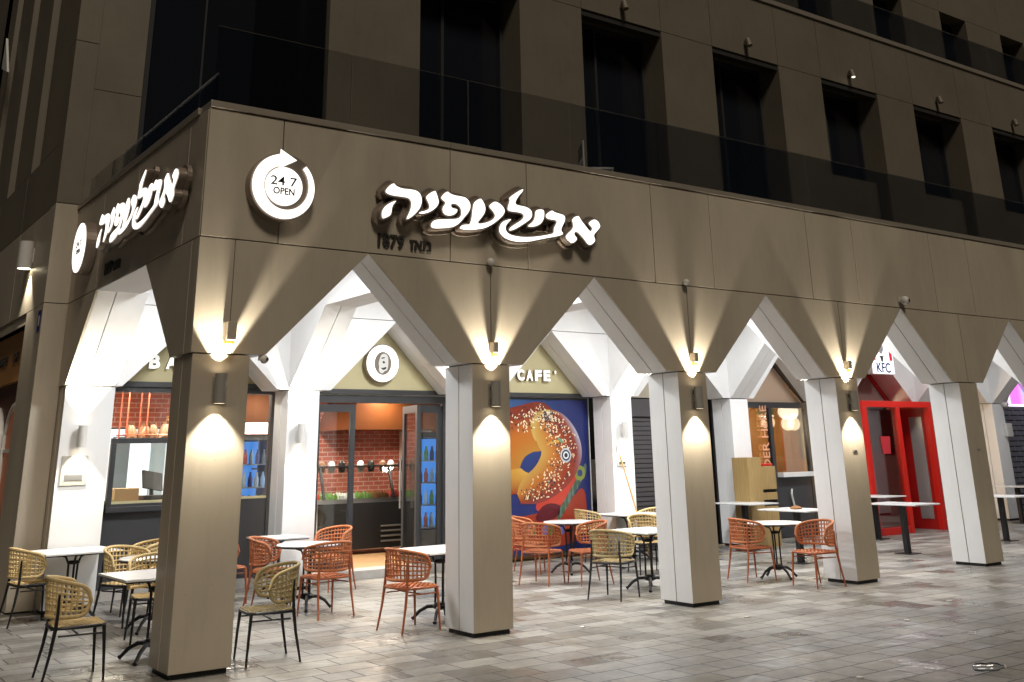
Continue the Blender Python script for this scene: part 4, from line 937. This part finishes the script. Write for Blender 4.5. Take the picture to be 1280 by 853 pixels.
# ------------------------------------------------------------------ signs
def CA(p): return [(460+a/8.5333, 215+b/8.5333) for a, b in p]
def CB(p): return [(600+a/8, 225+b/8) for a, b in p]
LET = [
 CA([(180,205),(210,160),(250,125),(283,115),(300,145),(360,172),(440,180),(510,190),(555,220),(578,270),(580,330),(560,390),(520,440),(470,485),(425,512),(408,505),(420,470),(445,420),(460,370),(462,320),(445,290),(410,275),(330,265),(260,255),(205,235)]),
 CA([(145,450),(150,410),(180,365),(220,335),(270,310),(305,300),(300,325),(270,355),(258,400),(255,440),(240,470),(200,492),(165,505),(148,485)]),
 CA([(615,265),(650,230),(690,205),(722,195),(735,225),(750,270),(763,320),(750,360),(715,400),(660,435),(600,452),(555,450),(540,435),(560,420),(610,410),(645,395),(658,375),(650,340),(630,300)]),
 CA([(775,275),(800,240),(830,212),(855,203),(875,225),(920,245),(1000,258),(1045,270),(1080,305),(1100,350),(1095,400),(1070,445),(1030,490),(990,540),(950,575),(900,595),(830,605),(740,608),(690,605),(668,580),(675,545),(700,515),(740,502),(850,500),(940,498),(985,480),(998,440),(990,390),(965,360),(930,342),(895,345),(888,365),(905,385),(945,390),(962,405),(950,440),(910,468),(860,474),(815,455),(795,420),(795,375),(820,345),(828,325),(800,305)]),
 [(591.3,254.8),(594.8,250.7),(600.6,247.2),(603.6,250.2),(606.5,256),(607.7,261.9),(605.9,267.7),(601.2,274.2),(596.5,279.7),(607.5,278.1),(615,275),(619.4,270.6),(617.5,265.6),(610.6,258.1),(614.4,253.75),(619.4,251),(626.3,255),(630.6,260),(631.9,265),(628.75,270.6),(622.5,276.3),(615,281.9),(607.5,285.6),(600,287.1),(588.9,288.2),(579.5,287.7),(574.3,285.9),(575.4,282.4),(580.7,280),(588.9,280.6)],
 CB([(440,95),(430,120),(390,165),(365,205),(355,240),(390,252),(450,262),(500,285),(525,320),(525,370),(500,405),(440,445),(370,490),(310,515),(290,505),(300,475),(340,445),(400,410),(435,380),(440,355),(420,335),(370,325),(300,318),(275,300),(280,260),(300,205),(290,180),(310,160),(360,125),(410,95),(430,88)]),
 CB([(555,310),(575,293),(620,290),(645,305),(648,350),(640,400),(610,445),(560,470),(500,475),(478,465),(490,445),(525,420),(545,390),(552,350)]),
 CB([(658,350),(680,325),(722,298),(745,320),(800,335),(845,350),(858,385),(850,420),(830,460),(815,495),(820,515),(838,535),(825,555),(770,570),(680,585),(580,605),(500,620),(400,627),(310,612),(240,580),(200,535),(190,490),(205,440),(240,405),(310,385),(318,400),(290,425),(262,460),(260,500),(285,535),(340,555),(420,567),(520,567),(620,555),(700,540),(740,530),(738,490),(750,460),(770,425),(765,408),(730,402),(680,395),(660,372)]),
 CB([(920,400),(940,370),(985,352),(1000,375),(1020,410),(1060,460),(1090,500),(1110,515),(1125,490),(1120,475),(1082,435),(1105,410),(1140,388),(1180,405),(1205,450),(1205,480),(1170,520),(1138,555),(1160,605),(1140,635),(1105,660),(1075,640),(1040,590),(1000,545),(970,520),(945,530),(950,555),(975,580),(970,610),(925,642),(890,615),(860,585),(858,560),(880,530),(915,500),(935,470),(930,430)]),
]
YF = -.17
LET = [[px(u, v, YF) for u, v in p] for p in LET]
LX = sum(x for p in LET for x, z in p)/sum(len(p) for p in LET); LZ = 4.38
LET = [chaikin([(x-LX, z-LZ) for x, z in p], 2) for p in LET]
def script_sign(label, loc, rz):
    t = thing('script_sign', label, 'sign', loc, rz)
    for p in LET:
        if area2(p) < 0: p = p[::-1]
        mb = MB(); mb.prism(offset(p, -.007), XZ, YF, YF+.008, M['letter']); o = mb.build('letter', t)
        bk = MB(); bk.prism(offset(p, .012), XZ, YF+.012, YF+.09, M['lside']); bk.prism(offset(p[::2], .05), XZ, YF+.09, -.035, M['lside']); bk.build('letter_casing', o)
    mb = MB(); mb.box(-1.3, 1.35, -.034, -.002, -.05, .03, M['lside']); mb.build('mounting_rail', t)
    return t
script_sign('glowing white script letter sign on the long front fascia above the arches', (LX, 0, LZ), 0)
script_sign('glowing white script letter sign on the left side fascia, seen at a slant', (0, 1.92, 4.45), R(-90))
T247 = thing('round_open_sign', 'round glowing 24 7 open sign with circular arrow near the building corner', 'sign', (.77, 0, 4.415))
def ringpoly(r0a, r1a, a0, a1, n=40): return [((r1a(i/n))*math.cos(a0+(a1-a0)*i/n), (r1a(i/n))*math.sin(a0+(a1-a0)*i/n)) for i in range(n+1)]+[((r0a(i/n))*math.cos(a0+(a1-a0)*i/n), (r0a(i/n))*math.sin(a0+(a1-a0)*i/n)) for i in range(n, -1, -1)]
mb = MB(); Y1 = -.15
arrow = ringpoly(lambda t_: .285-.065*t_*(t_ < .5)-.0325*(t_ >= .5)*1-.0*t_, lambda t_: .335, R(48), R(-255), 60)
arrow = ringpoly(lambda t_: .290-.075*min(1, t_*1.5), lambda t_: .335, R(46), R(-262), 60)
mb.prism(arrow, XZ, Y1, Y1+.01, M['letter'])
mb.prism([(-.055, .185), (-.055, .385), (.125, .29)], XZ, Y1-.001, Y1+.009, M['letter'])
mb.build('arrow', T247)
mb = MB(); mb.lathe((0, Y1, 0), [(.20, .0), (.20, .01)], 48, M['letter'], 'y'); mb.build('disc', T247)
mb = MB(); mb.lathe((0, 0, 0), [(.355, -.002), (.355, Y1+.02)], 48, M['lside'], 'y'); mb.build('casing', T247)
mm = mat('etched_grey', (.04, .03, .025), .5)
put(text_mesh('24 7', .14, .004, mm, .0012, fit=(.285, .095)), 'lettering', T247, (-.005, Y1-.002, .052)); put(text_mesh('OPEN', .11, .004, mm, .0025, fit=(.23, .072)), 'lettering', T247, (.0, Y1-.002, -.052))
DL = thing('round_logo_sign', 'round glowing disc sign left of the slanted script letters on the side fascia', 'sign', (0, 4.36, 4.45), R(-90))
mb = MB(); mb.lathe((0, 0, 0), [(.34, -.002), (.35, -.02), (.35, -.15)], 40, M['lside'], 'y'); mb.build('casing', DL)
mb = MB(); mb.lathe((0, -.151, 0), [(.325, .0), (.325, -.008)], 40, M['letter'], 'y'); mb.build('lit_face', DL)
mb = MB(); put(text_mesh('24 7', .14, .004, mm, .0005, fit=(.27, .085)), 'lettering', DL, (0, -.161, .05)); put(text_mesh('OPEN', .11, .004, mm, .0025, fit=(.21, .062)), 'lettering', DL, (0, -.161, -.05))
def since(label, loc, rz):
    t = thing('date_lettering', label, 'sign', loc, rz)
    put(text_mesh('1879', .16, .02, M['darktxt'], .004, fit=(.32, .15)), 'numerals', t, (-.165, -.002, .01))
    me = text_mesh('\u05d6\u05d0\u05de', .16, .02, M['darktxt'], .004, fit=(.27, .115))
    put(me, 'word', t, (.205, -.002, -.005))
since('small dark 1879 lettering below the script sign on the front fascia', (2.25, 0, 3.995), 0)
since('small dark 1879 lettering on the side fascia beside the left arch', (0, 3.15, 4.03), R(-90))

# ------------------------------------------------------------------ furniture
def chair(rope, metal, label, cat='chair'):
    t = thing('rope_chair', label, cat)
    sh_ = .445
    # seat: woven pad with rounded corners
    mb = MB(); n = 13
    for i in range(n):
        for j in range(n):
            x0 = -.215+.43*i/n; y0 = -.225+.45*j/n; dx, dy = .43/n, .45/n
            if (i in (0, n-1)) and (j in (0, n-1)): continue
            hgt = .010 if (i+j) % 2 else .0
            mb.box(x0+.0015, x0+dx-.0015, y0+.0015, y0+dy-.0015, sh_-.022, sh_+hgt-.004, rope)
    mb.build('seat', t)
    mb = MB(); pts = []
    for k in range(28):
        a = 2*PI*k/28; c, s = math.cos(a), math.sin(a); pts.append((.225*abs(c)**.45*(1 if c > 0 else -1), .235*abs(s)**.45*(1 if s > 0 else -1), sh_-.012))
    mb.tube(pts, .014, 8, metal, closed=True)
    mb.tube([(-.17, -.21, .37), (.19, -.21, .37)], .008, 6, metal); mb.tube([(-.17, .21, .37), (.19, .21, .37)], .008, 6, metal); mb.tube([(.0, -.21, .37), (.0, .21, .37)], .007, 6, metal)
    mb.build('seat_frame', t, smooth=True)
    for s in (-1, 1):
        mb = MB(); mb.tube([(.20, s*.215, sh_-.01), (.215, s*.225, .25), (.23, s*.235, 0)], [.017, .014, .010], 8, metal); mb.build('leg', t, smooth=True)
        mb = MB(); mb.tube([(-.192, s*.205, .70), (-.190, s*.205, .55), (-.195, s*.215, sh_-.01), (-.22, s*.225, .25), (-.27, s*.24, 0)], [.010, .013, .017, .014, .010], 8, metal); mb.build('leg', t, smooth=True)
    # wrap-round back: a curved band with a lattice of rope
    def P(u, v):
        a = u*R(98); rx, ry = .27, .275
        x = -rx*math.cos(a)*(1.0+.10*v); y = ry*math.sin(a)*(1+.05*v)
        au = abs(u); e_ = max(0, (au-.80)/.20); half = math.sqrt(max(0, 1-e_**2.4))
        zt_, zb_ = .825-.085*au**2, .515+.015*au**2
        zm = (zt_+zb_)/2; hh = (zt_-zb_)/2*max(half, .02)
        return Vector((x+.02, y, zm+hh*(2*v-1)))
    rim = [P(-1+2*i/36, 1) for i in range(37)]+[P(1-2*i/36, 0) for i in range(37)]
    mb = MB(); mb.tube(rim, .017, 8, rope, closed=True); mb.build('back_rim', t, smooth=True)
    mb = MB()
    for j in range(1, 6):
        v = j/6; mb.tube([P(-.985+1.97*i/30, v)+Vector((0, 0, 0)) for i in range(31)], .0092, 5, rope, cap=False)
    for i in range(1, 20):
        u = -.96+1.92*i/20; mb.tube([P(u, v) for v in (0, .25, .5, .75, 1)], .0092, 5, rope, cap=False)
    mb.build('back_weave', t)
    return t
protos = {}
def place_chair(kind, x, y, hd, label, sc=1):
    mats = {'tan': (M['tan'], M['black']), 'olive': (M['olive'], M['black']), 'terra': (M['terra'], M['terrametal'])}[kind]
    grp = 'orange rope chairs at the cafe tables' if kind == 'terra' else 'tan rope chairs at the cafe tables'
    if kind not in protos:
        t = chair(*mats, label); protos[kind] = t; t.location = (x, y, 0); t.rotation_euler = (0, 0, R(hd)); t['group'] = grp
    else: t = copy_thing(protos[kind], (x, y, 0), R(hd), label, grp)
    return t
CH = [
 ('tan', -.24, 4.42, 4, 'tan rope chair at the far left, facing the square table by the end pillar'),
 ('tan', -.60, .72, -4, 'tan rope chair with black legs nearest the camera, left of the corner pillar'),
 ('tan', .98, 4.35, 178, 'tan rope chair right of the far left square table, its back before the charcoal wall'),
 ('tan', .62, 3.52, -62, 'tan rope chair behind the left round table, its back wrapped round the table edge'),
 ('tan', .52, 2.12, -100, 'tan rope chair partly behind the corner pillar, tucked at the near left square table'),
 ('olive', 1.03, .34, 172, 'olive tan rope chair with black legs just right of the corner pillar, facing the pillar'),
 ('terra', 2.66, 2.50, 95, 'orange rope chair with its back to the camera at the middle round table'),
 ('terra', 2.42, 3.62, -35, 'orange rope chair behind the middle round table left of the doors'),
 ('terra', 3.78, 4.70, 195, 'orange rope chair beside the lit white pillar, behind the middle round table'),
 ('terra', 2.10, 4.40, 5, 'orange rope chair mostly hidden behind the corner pillar, only its seat edge showing'),
 ('terra', 2.93, .94, 5, 'orange rope chair just left of the second pillar, facing the half hidden square table'),
 ('terra', 6.36, 3.12, 25, 'orange rope chair left of the right hand round table, right of the second pillar'),
 ('terra', 7.0, 4.35, -45, 'orange rope chair at the back left of the right hand round table before the poster'),
 ('terra', 6.88, 2.70, 165, 'orange rope chair with its back to the tan chair at the right hand round table'),
 ('olive', 6.15, 1.30, 20, 'olive tan rope chair with black legs just left of the third pillar'),
 ('tan', 8.95, 5.15, -10, 'tan rope chair against the bottom of the bagel poster'),
 ('tan', 9.75, 4.45, 190, 'tan rope chair under the leaning stick by the notice pillar'),
 ('tan', 8.35, 3.05, -110, 'tan rope chair behind the square table next to the third pillar'),
 ('terra', 8.85, 1.40, -12, 'orange rope chair on the left of the round table between third and fourth pillars'),
 ('terra', 8.92, .30, 172, 'orange rope chair on the right of the round table, in front of the fourth pillar'),
]
for c in CH: place_chair(*c)
def cafe_table(shape, label):
    t = thing('cafe_table', label, 'table')
    mb = MB()
    if shape == 'round':
        mb.lathe((0, 0, .735), [(.39, 0), (.40, .006), (.40, .016), (.392, .022)], 48, M['marble']); mb.build('table_top', t, smooth=True)
        mb = MB(); mb.lathe((0, 0, .72), [(.385, 0), (.40, .005), (.40, .0145)], 48, M['black']); mb.build('edge_band', t, smooth=True)
    else:
        mb.box(-.40, .40, -.40, .40, .735, .757, M['marble']); mb.build('table_top', t, bevel=.004)
        mb = MB(); mb.box(-.385, .385, -.385, .385, .722, .7345, M['black']); mb.build('edge_band', t)
    mb = MB()
    for k in range(3):
        a = 2*PI*k/3+.4; c, s = math.cos(a), math.sin(a)
        mb.tube([(.055*c, .055*s, .14), (.05*c, .05*s, .4), (.055*c, .055*s, .6), (.09*c, .09*s, .68), (.20*c, .20*s, .718)], .012, 7, M['iron'])
    mb.lathe((0, 0, .60), [(.05, 0), (.065, .01), (.065, .03), (.05, .04)], 12, M['iron']); mb.lathe((0, 0, .13), [(.03, -.02), (.075, .0), (.085, .03), (.06, .06)], 12, M['iron']); mb.build('column', t, smooth=True)
    for k in range(4):
        a = PI/4+k*PI/2; c, s = math.cos(a), math.sin(a)
        mb = MB(); mb.tube([(.05*c, .05*s, .15), (.14*c, .14*s, .145), (.22*c, .22*s, .10), (.28*c, .28*s, .035), (.30*c, .30*s, .02)], [.02, .02, .018, .016, .022], 8, M['iron']); mb.build('foot', t, smooth=True)
    return t
tp = {}
for shape, x, y, rz, label in (
 ('square', .24, 4.52, 3, 'square white cafe table against the left end pillar under its lamp'),
 ('round', .72, 2.82, 0, 'round white cafe table left of the corner pillar among tan chairs'),
 ('square', .22, 1.10, 2, 'square white cafe table cut off behind the corner pillar'),
 ('square', 2.90, 4.55, 0, 'square white cafe table between the corner pillar and the lit white pillar'),
 ('round', 2.72, 3.15, 20, 'round white cafe table in front of the doors amid orange chairs'),
 ('square', 3.52, 1.28, 4, 'square white cafe table half hidden behind the second pillar'),
 ('round', 7.45, 3.86, 10, 'round white cafe table with four orange chairs before the bagel poster'),
 ('square', 9.4, 4.62, 0, 'square white cafe table at the rear, right of the bagel poster'),
 ('square', 7.05, 1.60, 3, 'square white cafe table half hidden behind the third pillar'),
 ('round', 9.22, 1.24, 30, 'round white cafe table between the two orange chairs left of the fourth pillar')):
    if shape not in tp: t = cafe_table(shape, label); tp[shape] = t; t.location = (x, y, 0); t.rotation_euler = (0, 0, R(rz))
    else: t = copy_thing(tp[shape], (x, y, 0), R(rz), label)
    t['group'] = shape+' white cafe tables'
    if 'lit white pillar' in label: t.scale = (.82, .82, 1)
    if 'left end pillar' in label: t.scale = (1.12, 1.06, 1)
def post_table(label, x, y, rz=0, proto=[]):
    if proto: return copy_thing(proto[0], (x, y, 0), R(rz), label, 'single post tables by the takeaway')
    t = thing('post_table', label, 'table', (x, y, 0), R(rz), 'single post tables by the takeaway'); proto.append(t)
    mb = MB(); mb.box(-.36, .36, -.52, .52, .80, .822, M['marble']); mb.build('table_top', t, bevel=.004)
    mb = MB(); mb.box(-.045, .045, -.045, .045, .012, .80, M['black']); mb.build('post', t, bevel=.004)
    mb = MB(); mb.box(-.16, .16, -.16, .16, 0, .012, M['black']); mb.build('base_plate', t)
    return t
post_table('white topped single post table in front of the oak cabinet', 12.15, 4.5); post_table('white topped single post table with leftover food, behind the orange chairs', 11.05, 2.35)
post_table('white topped single post table before the red portal, right of the fourth pillar', 13.5, 2.05); post_table('white topped single post table mostly hidden behind the fourth pillar', 15.65, 4.2)
post_table('white topped single post table right of the fifth pillar, nearer one', 16.9, 2.2); post_table('white topped single post table before the far right grille', 21.4, 4.4)
mb = MB(); mb.obox((0, 0, .004), .26, .2, .006, Matrix.Rotation(R(20), 3, 'Z'), M['whitetxt']); mb.obox((.05, .03, .010), .2, .15, .004, Matrix.Rotation(R(-10), 3, 'Z'), M['slab']); o = mb.build('newspaper'); o.location = (10.92, 2.62, .822); tag(o, 'crumpled newspaper on the post table behind the orange chairs', 'newspaper')
mb = MB(); mb.lathe((0, 0, 0), [(.09, 0), (.10, .02), (.06, .045), (.02, .055)], 12, M['bread']); o = mb.build('food_scraps', smooth=True); o.location = (11.05, 2.35, .823); tag(o, 'small heap of orange leftovers on the post table beside the newspaper', 'food')
# oak waste cabinet
KC = thing('oak_cabinet', 'oak waste station cabinet with tray slots beside the takeaway glass', 'cabinet', (12.74, 4.95, 0))
mb = MB(); mb.box(-.36, .02, -.40, 0, 0, 1.62, M['kiosk']); mb.build('tall_panel', KC, bevel=.004)
mb = MB(); mb.box(.04, .46, -.36, 0, 0, .72, M['kiosk']); mb.box(.04, .46, -.36, 0, .84, .97, M['kiosk']); mb.box(.04, .46, -.36, 0, 1.03, 1.45, M['kiosk']); mb.box(.05, .45, -.32, -.01, .72, 1.03, M['gap']); mb.build('waste_unit', KC, bevel=.003)
mb = MB(); mb.box(.08, .42, -.34, -.05, 1.46, 1.50, M['red']); o = mb.build('red_tray', bevel=.01); o.location = (12.74, 4.95, 0); tag(o, 'red serving tray lying on the oak cabinet', 'tray')
# notices, stick, number plate, wall box
mb = MB(); mb.box(-.16, .16, -.012, 0, -.18, .18, M['slab']); mb.box(-.11, .11, -.015, -.0125, -.12, -.05, M['steel']); o = mb.build('notice_plate'); o.location = (.235, YB-.001, 1.68); tag(o, 'square metal notice plate below the lamp on the left end pillar', 'notice')
mb = MB(); mb.box(-.11, .11, -.012, 0, -.17, .17, M['slab']); mb.box(-.07, .07, -.015, -.0125, -.13, -.1, M['darktxt']); o = mb.build('notice_plate'); o.location = (9.60, YB-.001, 1.70); tag(o, 'small metal notice plate above the leaning stick', 'notice')
mb = MB(); mb.tube([(9.82, 4.62, .02), (9.50, 4.93, 1.72)], .014, 8, M['stick']); mb.build('broom_handle'); tag(bpy.data.objects['broom_handle'], 'bare wooden broom stick leaning on the notice pillar', 'stick')
mb = MB(); mb.box(-.004, 0, -.09, .09, -.14, .14, M['blue']); mb.box(-.007, -.0045, -.03, .03, -.07, .07, M['lampw']); o = mb.build('number_plate'); o.location = (-.312, 5.50, 3.62); tag(o, 'small blue enamel house number plate on the left pilaster', 'plate')
mb = MB(); mb.box(-.13, .13, -.10, 0, -.16, .16, M['lampw']); o = mb.build('wall_box', bevel=.02); o.location = (22.40, YB, 2.1); tag(o, 'grey wall box on the far right rear pillar', 'box')
for k, (x, z) in enumerate(((colx(2)+.02, 1.75), (colx(3)+.02, 1.72), (colx(4)+.02, 2.0))):
    mb = MB(); mb.box(-.05, .05, -.006, 0, -.03, .0, M['slab']); mb.box(-.03, .03, -.008, -.0062, -.02, -.01, M['darktxt']); o = mb.build('pillar_plate'); o.location = (x if k < 2 else colx(4), .011, z); tag(o, 'tiny number plate on the front of the %s pillar' % ('fourth', 'fifth', 'sixth')[k], 'plate')
# litter
LT = thing('plastic_bottle', 'crushed clear plastic bottle lying on the paving at bottom right', 'bottle', (5.47, -4.22, .045), R(-38))
mb = MB(); mb.lathe((0, 0, 0), [(.012, -.13), (.03, -.115), (.036, -.06), (.03, -.02), (.036, .02), (.034, .07), (.018, .10), (.014, .125)], 12, M['bottleplast'], 'x'); mb.build('body', LT, smooth=True)
mb = MB(); mb.lathe((0, 0, 0), [(.016, .126), (.016, .142)], 10, M['lampw'], 'x'); mb.build('cap', LT)
for k, (x, y) in enumerate(((4.51, -3.66), (7.29, -2.19), (8.89, -1.68), (6.2, -.9), (4.4, -.2))):
    mb = MB(); n = 7; mb.prism([(.03*(1+.6*random.random())*math.cos(2*PI*i/n), .018*(1+.8*random.random())*math.sin(2*PI*i/n)) for i in range(n)], XY, .002, .012, M['whitetxt']); o = mb.build('paper_scrap'); o.location = (x, y, 0); o.rotation_euler = (0, 0, k); tag(o, 'scrap of white paper litter on the open paving', 'litter', 'paper scraps on the paving')

# chair left out on the dark terrace
t = thing('terrace_chair', 'dim metal chair standing on the terrace behind the glass balustrade', 'chair', (5.9, 1.0, 5.10), R(-30))
for sx in (-1, 1):
    for sy in (-1, 1):
        mb = MB(); mb.tube([(sx*.20, sy*.20, 0), (sx*.20, sy*.20, .45 if sx > 0 else .86)], .013, 7, M['lampw']); mb.build('leg', t)
mb = MB(); mb.box(-.22, .22, -.22, .22, .44, .465, M['lampw']); mb.build('seat', t)
mb = MB(); mb.box(-.212, -.192, -.19, .19, .62, .84, M['lampw']); mb.build('backrest', t)
